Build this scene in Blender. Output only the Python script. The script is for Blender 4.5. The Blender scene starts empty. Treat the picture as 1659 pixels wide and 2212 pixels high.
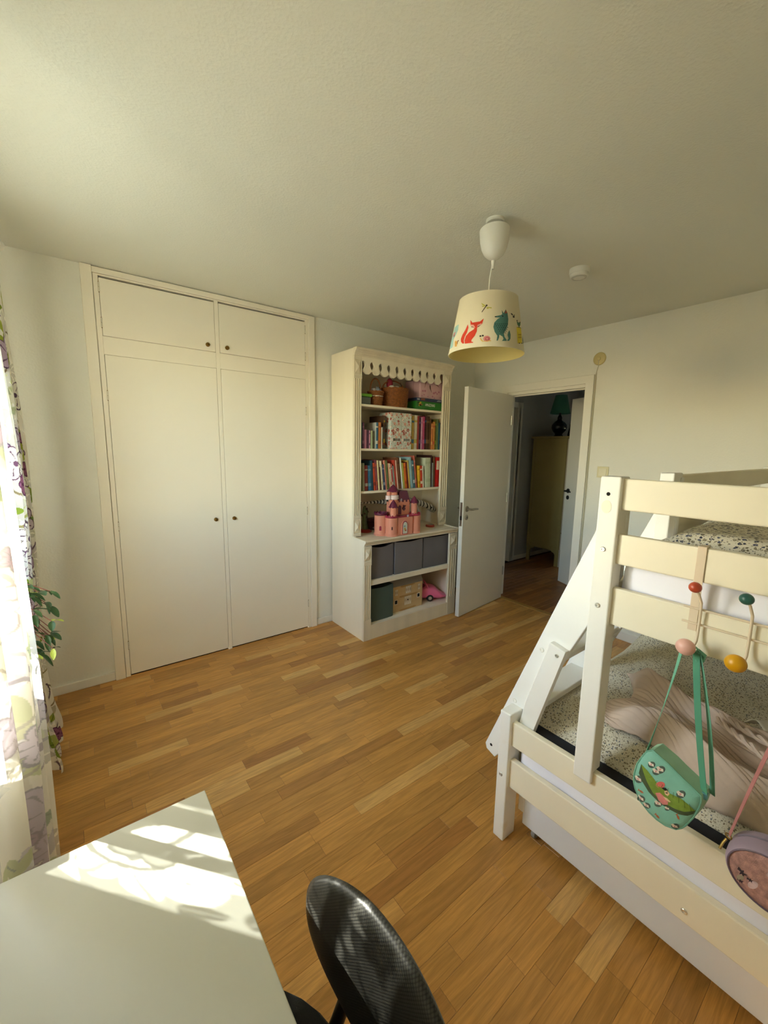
import bpy, bmesh, math, random
import numpy as np
from mathutils import Vector, Matrix, noise
from mathutils.geometry import delaunay_2d_cdt

# ------------------------------------------------------------------ camera, sky, sun, exposure
SC = bpy.context.scene
COL = SC.collection
CAM_F, CAM_YAW, CAM_PITCH, CAM_ROLL = 886.92, 0.6514, -0.1518, 0.0156
CAM_POS = Vector((-3.4592, -3.0017, 1.5009))
cam_data = bpy.data.cameras.new('camera')
cam_data.sensor_fit = 'VERTICAL'
cam_data.sensor_height = 36.0
cam_data.lens = CAM_F * 36.0 / 2212.0
cam_data.clip_start = 0.02
cam = bpy.data.objects.new('camera', cam_data)
COL.objects.link(cam)
_f = Vector((math.sin(CAM_YAW) * math.cos(CAM_PITCH), math.cos(CAM_YAW) * math.cos(CAM_PITCH), math.sin(CAM_PITCH)))
_r = Vector((math.cos(CAM_YAW), -math.sin(CAM_YAW), 0))
_u = _r.cross(_f)
_c, _s = math.cos(CAM_ROLL), math.sin(CAM_ROLL)
_r2, _u2 = _c * _r + _s * _u, -_s * _r + _c * _u
cam.matrix_world = Matrix(((_r2.x, _u2.x, -_f.x, CAM_POS.x), (_r2.y, _u2.y, -_f.y, CAM_POS.y), (_r2.z, _u2.z, -_f.z, CAM_POS.z), (0, 0, 0, 1)))
SC.camera = cam

world = bpy.data.worlds.new('sky')
SC.world = world
world.use_nodes = True
wn = world.node_tree
bg = wn.nodes['Background']
sky = wn.nodes.new('ShaderNodeTexSky')
sky.sky_type = 'NISHITA'
sky.sun_disc = False
sky.sun_elevation = math.radians(29.0)
sky.sun_rotation = math.atan2(-0.642, 0.767)
sky.air_density = 1.0
sky.dust_density = 0.3
tint = wn.nodes.new('ShaderNodeMixRGB')
tint.blend_type = 'MULTIPLY'
tint.inputs[0].default_value = 1.0
tint.inputs[2].default_value = (1.08, 1.0, 0.90, 1)          # camera white balance
wn.links.new(sky.outputs[0], tint.inputs[1])
wn.links.new(tint.outputs[0], bg.inputs[0])
bg.inputs[1].default_value = 3.4

SUN_EL = math.radians(29.0)
sun_dir = Vector((0.642 * math.cos(SUN_EL), -0.767 * math.cos(SUN_EL), -math.sin(SUN_EL)))
sd = bpy.data.lights.new('sun', 'SUN')
sd.energy = 66.0
sd.angle = math.radians(0.53)
sd.color = (1.0, 0.95, 0.83)
so = bpy.data.objects.new('sun', sd)
COL.objects.link(so)
so.rotation_euler = sun_dir.to_track_quat('-Z', 'Y').to_euler()
so.location = (-8, 6, 8)

def portal(y0, y1, z0, z1):
    l = bpy.data.lights.new('sky_portal', 'AREA')
    l.shape = 'RECTANGLE'
    l.size, l.size_y = y1 - y0, z1 - z0
    l.cycles.is_portal = True
    o = bpy.data.objects.new('sky_portal', l)
    COL.objects.link(o)
    o.location = (-4.12, (y0 + y1) / 2, (z0 + z1) / 2)
    o.rotation_euler = Vector((1, 0, 0)).to_track_quat('-Z', 'Z').to_euler()

WIN = [(-1.784, -0.83, 0.97, 2.28)]     # y0 y1 z0 z1 of the window
for w_ in WIN:
    portal(*w_)

SC.view_settings.view_transform = 'Standard'
SC.view_settings.look = 'None'
SC.view_settings.gamma = 1.0
SC.view_settings.use_curve_mapping = False
SC.view_settings.exposure = 0.38
SC.cycles.max_bounces = 12
SC.cycles.diffuse_bounces = 8
SC.cycles.transparent_max_bounces = 12
SC.cycles.sample_clamp_indirect = 8.0

# ------------------------------------------------------------------ helpers
R = math.radians
random.seed(7)
rng = random.Random(11)

def lin(c):
    if isinstance(c, str):
        c = tuple(int(c[i:i + 2], 16) / 255 for i in (0, 2, 4))
    return tuple((v / 12.92 if v <= 0.04045 else ((v + 0.055) / 1.055) ** 2.4) for v in c[:3]) + (1.0,)

MATS = {}
def mat(name, color='cccccc', rough=0.5, spec=0.5, metal=0.0, var=0.06, vscale=6.0, bump=0.0, bscale=200.0, stretch=None, coord='Object', trans=0.0, coat=0.0):
    """procedural material: base colour with soft noise variation and fine bump"""
    if name in MATS:
        return MATS[name]
    m = bpy.data.materials.new(name)
    m.use_nodes = True
    nt = m.node_tree
    N, L = nt.nodes, nt.links
    b = N['Principled BSDF']
    b.inputs['Roughness'].default_value = rough
    b.inputs['Specular IOR Level'].default_value = spec
    b.inputs['Metallic'].default_value = metal
    if coat:
        b.inputs['Coat Weight'].default_value = coat
    tc = N.new('ShaderNodeTexCoord')
    src = tc.outputs[coord]
    if stretch:
        mp = N.new('ShaderNodeMapping')
        mp.inputs['Scale'].default_value = stretch
        L.new(src, mp.inputs[0]); src = mp.outputs[0]
    n = N.new('ShaderNodeTexNoise')
    n.inputs['Scale'].default_value = vscale
    n.inputs['Detail'].default_value = 4
    L.new(src, n.inputs['Vector'])
    r = N.new('ShaderNodeValToRGB')
    c = lin(color)
    r.color_ramp.elements[0].position = 0.3
    r.color_ramp.elements[1].position = 0.7
    r.color_ramp.elements[0].color = tuple(v * (1 - var) for v in c[:3]) + (1,)
    r.color_ramp.elements[1].color = tuple(min(1, v * (1 + var * 0.6)) for v in c[:3]) + (1,)
    L.new(n.outputs['Fac'], r.inputs[0])
    L.new(r.outputs[0], b.inputs['Base Color'])
    if bump:
        n2 = N.new('ShaderNodeTexNoise')
        n2.inputs['Scale'].default_value = bscale
        n2.inputs['Detail'].default_value = 3
        L.new(src, n2.inputs['Vector'])
        bp = N.new('ShaderNodeBump')
        bp.inputs['Strength'].default_value = min(1.0, bump)
        bp.inputs['Distance'].default_value = 0.002
        L.new(n2.outputs['Fac'], bp.inputs['Height'])
        L.new(bp.outputs[0], b.inputs['Normal'])
    if trans:
        out = [x for x in N if x.type == 'OUTPUT_MATERIAL'][0]
        t = N.new('ShaderNodeBsdfTranslucent')
        L.new(r.outputs[0], t.inputs[0])
        mx = N.new('ShaderNodeMixShader')
        mx.inputs[0].default_value = trans
        L.new(b.outputs[0], mx.inputs[1]); L.new(t.outputs[0], mx.inputs[2])
        L.new(mx.outputs[0], out.inputs[0])
    MATS[name] = m
    return m

class MB:
    """collects polygons; build() links them as ONE mesh object"""
    def __init__(s):
        s.v, s.f, s.m, s.uv = [], [], [], {}
    def add(s, vs, fs, m=0):
        o = len(s.v)
        s.v.extend([tuple(p) for p in vs])
        for f in fs:
            s.f.append(tuple(i + o for i in f)); s.m.append(m)
        return s
    def box(s, x0, x1, y0, y1, z0, z1, m=0):
        return s.add([(x0, y0, z0), (x1, y0, z0), (x1, y1, z0), (x0, y1, z0), (x0, y0, z1), (x1, y0, z1), (x1, y1, z1), (x0, y1, z1)],
                     [(0, 3, 2, 1), (4, 5, 6, 7), (0, 1, 5, 4), (1, 2, 6, 5), (2, 3, 7, 6), (3, 0, 4, 7)], m)
    def prism(s, pts, axis, a, b, m=0):
        """2D outline pts extruded along an axis from a to b; axis 'x': pts=(y,z), 'y': (x,z), 'z': (x,y)"""
        def p3(q, d):
            return (d, q[0], q[1]) if axis == 'x' else ((q[0], d, q[1]) if axis == 'y' else (q[0], q[1], d))
        n = len(pts)
        tri = cdt(pts)
        vs = [p3(q, a) for q in pts] + [p3(q, b) for q in pts]
        fs = [(i, (i + 1) % n, (i + 1) % n + n, i + n) for i in range(n)]
        s.add(vs, fs, m)
        tv, tf = tri
        if len(tv) == n and all(abs(tv[i][0] - pts[i][0]) + abs(tv[i][1] - pts[i][1]) < 1e-6 for i in range(n)):
            o = len(s.v) - 2 * n
            for f in tf:
                s.f.append(tuple(i + o for i in reversed(f))); s.m.append(m)
                s.f.append(tuple(i + o + n for i in f)); s.m.append(m)
            return s
        s.add([p3(q, a) for q in tv], [tuple(reversed(f)) for f in tf], m)
        s.add([p3(q, b) for q in tv], tf, m)
        return s
    def ngon_prism(s, pts, axis, a, b, m=0):
        def p3(q, d):
            return (d, q[0], q[1]) if axis == 'x' else ((q[0], d, q[1]) if axis == 'y' else (q[0], q[1], d))
        n = len(pts)
        s.add([p3(q, a) for q in pts] + [p3(q, b) for q in pts],
              [(i, (i + 1) % n, (i + 1) % n + n, i + n) for i in range(n)] + [tuple(range(n - 1, -1, -1)), tuple(range(n, 2 * n))], m)
        return s
    def lathe(s, prof, c=(0, 0, 0), n=24, m=0, axis='z', a0=0, a1=2 * math.pi):
        """prof: list of (radius, height)"""
        full = abs(a1 - a0 - 2 * math.pi) < 1e-6
        k = n if full else n + 1
        vs = []
        for r, h in prof:
            for i in range(k):
                t = a0 + (a1 - a0) * i / n
                p = (r * math.cos(t), r * math.sin(t), h)
                if axis == 'x': p = (p[2], p[0], p[1])
                elif axis == 'y': p = (p[0], p[2], p[1])
                vs.append((p[0] + c[0], p[1] + c[1], p[2] + c[2]))
        fs = []
        for j in range(len(prof) - 1):
            for i in range(n):
                i2 = (i + 1) % k
                fs.append((j * k + i, j * k + i2, (j + 1) * k + i2, (j + 1) * k + i))
        return s.add(vs, fs, m)
    def cyl(s, p0, p1, r0, r1=None, n=12, m=0, caps=True):
        return s.tube([p0, p1], [r0, r0 if r1 is None else r1], n, m, caps)
    def tube(s, path, rad, n=8, m=0, caps=True, flat=None):
        """round (or flattened) tube along a path; flat=(direction, factor) squeezes the section"""
        P = [Vector(p) for p in path]
        if not isinstance(rad, (list, tuple)): rad = [rad] * len(P)
        vs, fs = [], []
        up = None
        for i, p in enumerate(P):
            t = (P[min(i + 1, len(P) - 1)] - P[max(i - 1, 0)]).normalized()
            if up is None:
                up = Vector((0, 0, 1)) if abs(t.z) < 0.9 else Vector((1, 0, 0))
                if flat is not None: up = Vector(flat[0])
            u = (up - t * up.dot(t)).normalized(); w = t.cross(u)
            up = u
            for k in range(n):
                a = 2 * math.pi * k / n
                q = u * math.cos(a) * rad[i] * (flat[1] if flat else 1) + w * math.sin(a) * rad[i]
                vs.append(p + q)
        for i in range(len(P) - 1):
            for k in range(n):
                k2 = (k + 1) % n
                fs.append((i * n + k, i * n + k2, (i + 1) * n + k2, (i + 1) * n + k))
        if caps:
            fs.append(tuple(range(n - 1, -1, -1))); fs.append(tuple(range((len(P) - 1) * n, len(P) * n)))
        return s.add(vs, fs, m)
    def ball(s, c, r, n=16, k=10, m=0, rot=None):
        if not isinstance(r, (list, tuple)): r = (r, r, r)
        vs, fs = [], []
        for j in range(k + 1):
            a = math.pi * j / k
            for i in range(n):
                b = 2 * math.pi * i / n
                p = Vector((r[0] * math.sin(a) * math.cos(b), r[1] * math.sin(a) * math.sin(b), r[2] * math.cos(a)))
                if rot: p = rot @ p
                vs.append(p + Vector(c))
        for j in range(k):
            for i in range(n):
                i2 = (i + 1) % n
                fs.append((j * n + i, (j + 1) * n + i, (j + 1) * n + i2, j * n + i2))
        return s.add(vs, fs, m)
    def grid(s, nu, nv, fn, m=0, uvs=None):
        """fn(u,v) in 0..1 -> point"""
        o = len(s.v)
        vs = [fn(i / nu, j / nv) for j in range(nv + 1) for i in range(nu + 1)]
        fs = [(j * (nu + 1) + i, j * (nu + 1) + i + 1, (j + 1) * (nu + 1) + i + 1, (j + 1) * (nu + 1) + i) for j in range(nv) for i in range(nu)]
        s.add(vs, fs, m)
        if uvs:
            for j in range(nv + 1):
                for i in range(nu + 1):
                    s.uv[o + j * (nu + 1) + i] = uvs(i / nu, j / nv)
        return s
    def decal(s, poly, fn, step=None, m=0):
        """flat print: outline triangulated and laid onto a surface by fn(u,v)->point"""
        tv, tf = cdt(poly, step)
        return s.add([fn(q[0], q[1]) for q in tv], tf, m)
    def xform(s, M):
        s.v = [tuple(M @ Vector(p)) for p in s.v]
        return s
    def build(s, name, mats, parent=None, smooth=False, bevel=0.0, kind=None, local=False, solid=0.0, angle=40, segs=2):
        o_ = Vector((0, 0, 0))
        if parent is not None and not local:
            q = parent
            while q is not None:
                o_ += q.location; q = q.parent
        me = bpy.data.meshes.new(name)
        me.from_pydata([tuple(Vector(p) - o_) for p in s.v], [], s.f)
        for mm in (mats if isinstance(mats, (list, tuple)) else [mats]):
            me.materials.append(mm)
        me.polygons.foreach_set('material_index', s.m)
        if s.uv:
            ul = me.uv_layers.new(name='cloth')
            li = np.zeros(len(me.loops), dtype=np.int32); me.loops.foreach_get('vertex_index', li)
            arr = np.zeros((len(s.v), 2), dtype=np.float32)
            for k, q in s.uv.items(): arr[k] = q
            ul.data.foreach_set('uv', arr[li].ravel())
        bm = bmesh.new(); bm.from_mesh(me)
        if not bevel: bmesh.ops.remove_doubles(bm, verts=bm.verts, dist=1e-6)
        if not solid: bmesh.ops.recalc_face_normals(bm, faces=bm.faces)
        bm.to_mesh(me); bm.free()
        if smooth:
            me.polygons.foreach_set('use_smooth', [True] * len(me.polygons))
            me.set_sharp_from_angle(angle=R(angle))
        me.update()
        o = bpy.data.objects.new(name, me)
        COL.objects.link(o)
        if parent is not None: o.parent = parent
        if kind: o['kind'] = kind
        if solid:
            md = o.modifiers.new('thickness', 'SOLIDIFY'); md.thickness = solid; md.offset = 0
        if bevel:
            md = o.modifiers.new('edges', 'BEVEL'); md.width = bevel; md.segments = segs; md.limit_method = 'ANGLE'; md.angle_limit = R(35); md.harden_normals = False
        return o

def cdt(poly, step=None):
    n = len(poly)
    pts = [Vector((p[0], p[1])) for p in poly]
    edges = [(i, (i + 1) % n) for i in range(n)]
    if step:
        xs = [p[0] for p in poly]; ys = [p[1] for p in poly]
        # split long edges, then add inner points
        P2 = []
        for i in range(n):
            a, b = pts[i], pts[(i + 1) % n]
            k = max(1, int((b - a).length / step))
            P2 += [a.lerp(b, t / k) for t in range(k)]
        pts = P2; n = len(pts); edges = [(i, (i + 1) % n) for i in range(n)]
        x = min(xs) + step * 0.5
        while x < max(xs):
            y = min(ys) + step * 0.5
            while y < max(ys):
                if inside(poly, x, y): pts.append(Vector((x, y)))
                y += step
            x += step
    v, e, f, *_ = delaunay_2d_cdt(pts, edges, [], 1, 1e-7)
    return [(q[0], q[1]) for q in v], [tuple(q) for q in f]

def inside(poly, x, y):
    c = False; n = len(poly); j = n - 1
    for i in range(n):
        if (poly[i][1] > y) != (poly[j][1] > y) and x < (poly[j][0] - poly[i][0]) * (y - poly[i][1]) / (poly[j][1] - poly[i][1] + 1e-12) + poly[i][0]:
            c = not c
        j = i
    return c

def tag(o, label=None, cat=None, group=None, kind=None):
    if label: o['label'] = label
    if cat: o['category'] = cat
    if group: o['group'] = group
    if kind: o['kind'] = kind
    return o

def thing(name, label, cat, loc=(0, 0, 0), group=None):
    o = bpy.data.objects.new(name, None)
    o.empty_display_size = 0.05
    COL.objects.link(o)
    o.location = loc
    return tag(o, label, cat, group)

def bxo(name, b, m, parent=None, bevel=0.0, kind=None):
    return MB().box(*b).build(name, m, parent, bevel=bevel, kind=kind)

def circle(cx, cy, r, n=16, ry=None):
    return [(cx + r * math.cos(2 * math.pi * i / n), cy + (ry or r) * math.sin(2 * math.pi * i / n)) for i in range(n)]

def smoothstep(a, b, x):
    t = max(0.0, min(1.0, (x - a) / (b - a))); return t * t * (3 - 2 * t)

# ------------------------------------------------------------------ setting materials
def plaster(name, color, scale, strength, stretch=None, dist=0.004):
    m = bpy.data.materials.new(name); m.use_nodes = True
    nt = m.node_tree; N, L = nt.nodes, nt.links
    b = N['Principled BSDF']; b.inputs['Roughness'].default_value = 0.75; b.inputs['Specular IOR Level'].default_value = 0.3
    tc = N.new('ShaderNodeTexCoord'); mp = N.new('ShaderNodeMapping')
    mp.inputs['Scale'].default_value = stretch or (1, 1, 1)
    L.new(tc.outputs['Object'], mp.inputs[0])
    n1 = N.new('ShaderNodeTexNoise'); n1.inputs['Scale'].default_value = scale; n1.inputs['Detail'].default_value = 3; n1.inputs['Distortion'].default_value = 0.15
    L.new(mp.outputs[0], n1.inputs['Vector'])
    v = N.new('ShaderNodeTexVoronoi'); v.inputs['Scale'].default_value = scale * 0.8
    L.new(mp.outputs[0], v.inputs['Vector'])
    ad = N.new('ShaderNodeMath'); ad.operation = 'MULTIPLY_ADD'; ad.inputs[1].default_value = 0.5
    L.new(v.outputs['Distance'], ad.inputs[0]); L.new(n1.outputs['Fac'], ad.inputs[2])
    bp = N.new('ShaderNodeBump'); bp.inputs['Strength'].default_value = strength; bp.inputs['Distance'].default_value = dist
    L.new(ad.outputs[0], bp.inputs['Height']); L.new(bp.outputs[0], b.inputs['Normal'])
    n2 = N.new('ShaderNodeTexNoise'); n2.inputs['Scale'].default_value = 1.4; n2.inputs['Detail'].default_value = 3
    L.new(tc.outputs['Object'], n2.inputs['Vector'])
    r = N.new('ShaderNodeValToRGB'); c = lin(color)
    r.color_ramp.elements[0].color = tuple(x * 0.97 for x in c[:3]) + (1,); r.color_ramp.elements[1].color = c
    L.new(n2.outputs['Fac'], r.inputs[0]); L.new(r.outputs[0], b.inputs['Base Color'])
    return m

WALL = plaster('wall_paint', 'e9e7dc', 95, 0.35, None, 0.003)
CEIL = plaster('ceiling_paint', 'e3e3d8', 130, 0.34, (1.0, 1.0, 1), 0.003)
TRIM = mat('trim_paint', 'ebe7dc', 0.42, var=0.015, vscale=3)
DOORP = mat('door_paint', 'e3dfd4', 0.5, var=0.015, vscale=3)
WARD = mat('wardrobe_paint', 'f2ead8', 0.5, var=0.012, vscale=2, bump=0.08, bscale=350)
DARK = mat('dark_void', '120f0c', 0.9, var=0.1)
BLACKM = mat('black_metal', '0f0f10', 0.45, var=0.1)
STEEL = mat('brushed_steel', 'b9b4a8', 0.3, metal=1.0, var=0.05, vscale=60)
BRASS = mat('antique_brass', '8a6a32', 0.35, metal=1.0, var=0.25, vscale=120)
HINGE = mat('painted_hinge', 'ddd5c0', 0.4, var=0.05)
IVORY = mat('ivory_plastic', 'ded5ad', 0.4, var=0.03)
WHITEP = mat('white_plastic', 'ebe9e0', 0.35, var=0.02)
GLASS = None
def glass_mat():
    m = bpy.data.materials.new('window_glass'); m.use_nodes = True
    nt = m.node_tree; N, L = nt.nodes, nt.links
    out = N['Material Output']; N.remove(N['Principled BSDF'])
    t = N.new('ShaderNodeBsdfTransparent'); t.inputs[0].default_value = (0.95, 0.97, 0.96, 1)
    g = N.new('ShaderNodeBsdfGlossy'); g.inputs['Roughness'].default_value = 0.02
    lw = N.new('ShaderNodeLayerWeight'); fr = N.new('ShaderNodeMapRange'); fr.inputs[1].default_value = 0.4; fr.inputs[3].default_value = 0.03; fr.inputs[4].default_value = 0.5; L.new(lw.outputs['Facing'], fr.inputs[0])
    mx = N.new('ShaderNodeMixShader')
    L.new(fr.outputs[0], mx.inputs[0]); L.new(t.outputs[0], mx.inputs[1]); L.new(g.outputs[0], mx.inputs[2]); L.new(mx.outputs[0], out.inputs[0])
    return m
GLASS = glass_mat()

def oak(name, c0, c1, c2, dark=1.0):
    """oak strip: tone from per-strip random, long grain with cathedral rings, pores and knots"""
    m = bpy.data.materials.new(name); m.use_nodes = True
    nt = m.node_tree; N, L = nt.nodes, nt.links
    b = N['Principled BSDF']; b.inputs['Roughness'].default_value = 0.36; b.inputs['Specular IOR Level'].default_value = 0.42
    g = N.new('ShaderNodeNewGeometry'); oi = N.new('ShaderNodeObjectInfo')
    sm = N.new('ShaderNodeMath'); sm.operation = 'ADD'
    L.new(oi.outputs['Random'], sm.inputs[0]); L.new(g.outputs['Random Per Island'], sm.inputs[1])
    fr = N.new('ShaderNodeMath'); fr.operation = 'FRACT'; L.new(sm.outputs[0], fr.inputs[0])
    off = N.new('ShaderNodeMath'); off.operation = 'MULTIPLY'; off.inputs[1].default_value = 61.0; L.new(fr.outputs[0], off.inputs[0])
    cx = N.new('ShaderNodeCombineXYZ'); L.new(off.outputs[0], cx.inputs[0]); L.new(off.outputs[0], cx.inputs[1]); L.new(off.outputs[0], cx.inputs[2])
    va = N.new('ShaderNodeVectorMath'); va.operation = 'ADD'; L.new(g.outputs['Position'], va.inputs[0]); L.new(cx.outputs[0], va.inputs[1])
    mp = N.new('ShaderNodeMapping'); mp.inputs['Scale'].default_value = (1.1, 13, 1); L.new(va.outputs[0], mp.inputs[0])
    w = N.new('ShaderNodeTexNoise'); w.inputs['Scale'].default_value = 1.6; w.inputs['Detail'].default_value = 2; w.inputs['Distortion'].default_value = 0.4
    L.new(mp.outputs[0], w.inputs['Vector'])
    ring = N.new('ShaderNodeMath'); ring.operation = 'MULTIPLY'; ring.inputs[1].default_value = 6.5; L.new(w.outputs['Fac'], ring.inputs[0])
    rs = N.new('ShaderNodeMath'); rs.operation = 'PINGPONG'; rs.inputs[1].default_value = 0.5; L.new(ring.outputs[0], rs.inputs[0])
    mp2 = N.new('ShaderNodeMapping'); mp2.inputs['Scale'].default_value = (9, 190, 1); L.new(va.outputs[0], mp2.inputs[0])
    fine = N.new('ShaderNodeTexNoise'); fine.inputs['Scale'].default_value = 2.0; fine.inputs['Detail'].default_value = 5; L.new(mp2.outputs[0], fine.inputs['Vector'])
    tone = N.new('ShaderNodeValToRGB')
    e = tone.color_ramp.elements
    e[0].position = 0.0; e[0].color = lin(c0); e[1].position = 1.0; e[1].color = lin(c2)
    k = tone.color_ramp.elements.new(0.18); k.color = tuple(x * 0.84 for x in lin(c1)[:3]) + (1,)
    k = tone.color_ramp.elements.new(0.82); k.color = tuple(x * 1.12 for x in lin(c1)[:3]) + (1,)
    L.new(fr.outputs[0], tone.inputs[0])
    mr = N.new('ShaderNodeMapRange'); mr.inputs[1].default_value = 0.0; mr.inputs[2].default_value = 0.5; mr.inputs[3].default_value = 0.82; mr.inputs[4].default_value = 1.06
    L.new(rs.outputs[0], mr.inputs[0])
    mr2 = N.new('ShaderNodeMapRange'); mr2.inputs[1].default_value = 0.3; mr2.inputs[2].default_value = 0.7; mr2.inputs[3].default_value = 0.88; mr2.inputs[4].default_value = 1.10
    L.new(fine.outputs['Fac'], mr2.inputs[0])
    ml = N.new('ShaderNodeMath'); ml.operation = 'MULTIPLY'; L.new(mr.outputs[0], ml.inputs[0]); L.new(mr2.outputs[0], ml.inputs[1])
    kn = N.new('ShaderNodeTexVoronoi'); kn.inputs['Scale'].default_value = 2.6; mpk = N.new('ShaderNodeMapping'); mpk.inputs['Scale'].default_value = (0.6, 1.0, 1)
    L.new(va.outputs[0], mpk.inputs[0]); L.new(mpk.outputs[0], kn.inputs['Vector'])
    kr = N.new('ShaderNodeMapRange'); kr.inputs[1].default_value = 0.008; kr.inputs[2].default_value = 0.03; kr.inputs[3].default_value = 0.35; kr.inputs[4].default_value = 1.0
    L.new(kn.outputs['Distance'], kr.inputs[0])
    ml2 = N.new('ShaderNodeMath'); ml2.operation = 'MULTIPLY'; L.new(ml.outputs[0], ml2.inputs[0]); L.new(kr.outputs[0], ml2.inputs[1])
    mx = N.new('ShaderNodeVectorMath'); mx.operation = 'SCALE'; L.new(tone.outputs[0], mx.inputs[0]); L.new(ml2.outputs[0], mx.inputs['Scale'])
    L.new(mx.outputs[0], b.inputs['Base Color'])
    bp = N.new('ShaderNodeBump'); bp.inputs['Strength'].default_value = 0.12; bp.inputs['Distance'].default_value = 0.001
    L.new(fine.outputs['Fac'], bp.inputs['Height']); L.new(bp.outputs[0], b.inputs['Normal'])
    return m
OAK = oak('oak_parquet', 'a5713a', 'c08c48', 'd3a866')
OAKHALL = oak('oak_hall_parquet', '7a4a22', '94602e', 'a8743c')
JOINT = mat('floor_joint', '3a2412', 0.8, var=0.2)

# ------------------------------------------------------------------ the room shell
XL, YN, H = -3.85, -3.72, 2.5
def struct(name, b, m, bevel=0.0, parent=None):
    return b.build(name, m, parent, kind='structure' if parent is None else None, bevel=bevel)

struct('ceiling', MB().box(XL - 0.25, 0.0, YN - 0.2, 0.62, H, H + 0.15), CEIL)
# back wall with the niche that holds the built-in wardrobe
b = MB()
b.box(XL - 0.25, -3.276, 0, 0.62, 0, H); b.box(-1.936, 0.12, 0, 0.3, 0, H); b.box(-3.276, -1.936, 0, 0.62, 2.465, H); b.box(-3.276, -1.936, 0.58, 0.62, 0, 2.465)
struct('wall_back', b, WALL)
# right wall with the doorway
b = MB()
b.box(0, 0.10, -0.41, 0.0, 0, H); b.box(0, 0.10, YN, -1.235, 0, H); b.box(0, 0.10, -1.235, -0.41, 2.065, H)
struct('wall_right', b, WALL)
# window wall
b = MB()
(a0, a1, z0, z1) = WIN[0]
b.box(XL - 0.25, XL, a1, 0, 0, H); b.box(XL - 0.25, XL, YN, a0, 0, H)
b.box(XL - 0.25, XL, a0, a1, 0, z0); b.box(XL - 0.25, XL, a0, a1, z1, H)
struct('wall_left', b, WALL)
struct('wall_near', MB().box(XL - 0.25, 0.12, YN - 0.2, YN, 0, H), WALL)

def window(n, y0, y1, z0, z1):
    fr = MB()
    X0, X1 = XL - 0.22, XL - 0.15
    for (p, q, u, v) in ((y0, y0 + 0.05, z0, z1), (y1 - 0.05, y1, z0, z1), (y0, y1, z0, z0 + 0.05), (y0, y1, z1 - 0.05, z1)):
        fr.box(X0, X1, p, q, u, v)
    w = struct('window_%d' % n, fr, TRIM, bevel=0.004)
    s = MB()
    for (p, q, u, v) in ((y0 + .05, y0 + .095, z0 + .05, z1 - .05), (y1 - .095, y1 - .05, z0 + .05, z1 - .05), (y0 + .05, y1 - .05, z0 + .05, z0 + .095), (y0 + .05, y1 - .05, z1 - .095, z1 - .05)):
        s.box(X0 + 0.015, X1 - 0.005, p, q, u, v)
    s.build('sash', TRIM, w, bevel=0.003)
    MB().box(X0 + 0.03, X0 + 0.034, y0 + .09, y1 - .09, z0 + .09, z1 - .09).build('pane', GLASS, w)
    MB().box(XL - 0.15, XL + 0.07, y0 - 0.04, y1 + 0.04, z0 - 0.028, z0).build('window_sill', TRIM, w, bevel=0.005)
    MB().box(X1, X1 + 0.04, (y0 + y1) / 2 - .012, (y0 + y1) / 2 + .012, z0 + 0.06, z0 + 0.09).build('window_catch', STEEL, w, bevel=0.003)
for i, w_ in enumerate(WIN):
    window(i + 1, *w_)
# ground outside
struct('ground_outside', MB().box(-60, XL - 2.5, -60, 60, -3.2, -3.0), mat('lawn_outside', '6a6b5e', 0.9, var=0.25, vscale=0.5))

# baseboards
def board(name, x0, x1, y0, y1, h=0.058):
    return struct(name, MB().box(x0, x1, y0, y1, 0, h), TRIM, bevel=0.005)
board('baseboard_back', XL, -3.334, -0.013, 0.0)
board('baseboard_back_right', -1.885, 0.0, -0.013, 0.0)
board('baseboard_left', XL, XL + 0.013, YN, -0.013)
board('baseboard_right', -0.016, 0.0, YN, -1.305, 0.075)
board('baseboard_right_corner', -0.013, 0.0, -0.37, -0.013)

# door frame, casing and threshold
b = MB().prism([(-1.27, 0.0), (-1.27, 2.128), (-0.368, 2.128), (-0.368, 0.0), (-0.438, 0.0), (-0.438, 2.060), (-1.202, 2.060), (-1.202, 0.0)], 'x', -0.016, 0.001)
struct('trim_1', b, TRIM, bevel=0.004)
b = MB()
b.box(-0.003, 0.104, -1.240, -1.202, 0, 2.070); b.box(-0.003, 0.104, -0.440, -0.405, 0, 2.070); b.box(-0.003, 0.104, -1.215, -0.42, 2.033, 2.070)
b.box(0.03, 0.045, -1.202, -1.19, 0, 2.033); b.box(0.03, 0.045, -1.19, -0.44, 2.021, 2.033)
struct('trim_2', b, TRIM, bevel=0.002)
struct('trim_3', MB().box(-0.035, 0.02, -1.202, -0.44, 0.0, 0.006), mat('oak_threshold', 'a9823f', 0.5, var=0.15, vscale=20, stretch=(1, 0.1, 1)), bevel=0.003)

# ------------------------------------------------------------------ parquet: every strip its own piece
floor = struct('floor', MB().box(XL, 0.02, YN, 0.0, -0.06, -0.006), JOINT)
def strip_mesh(l, w=0.0655, h=0.006):
    mb = MB(); a, c = l / 2 - 0.0003, w / 2 - 0.0002
    e = 0.0007
    mb.add([(-a, -c, -h), (a, -c, -h), (a, c, -h), (-a, c, -h), (-a, -c, -e), (a, -c, -e), (a, c, -e), (-a, c, -e),
            (-a + e, -c + e, 0), (a - e, -c + e, 0), (a - e, c - e, 0), (-a + e, c - e, 0)],
           [(0, 1, 5, 4), (1, 2, 6, 5), (2, 3, 7, 6), (3, 0, 4, 7), (4, 5, 9, 8), (5, 6, 10, 9), (6, 7, 11, 10), (7, 4, 8, 11), (8, 9, 10, 11)])
    return mb
LENS = [0.21, 0.27, 0.34, 0.41, 0.47, 0.53, 0.60, 0.68]
strips = []
fr_ = random.Random(5)
W = 0.0655
yy = -W / 2; row = 0
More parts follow.
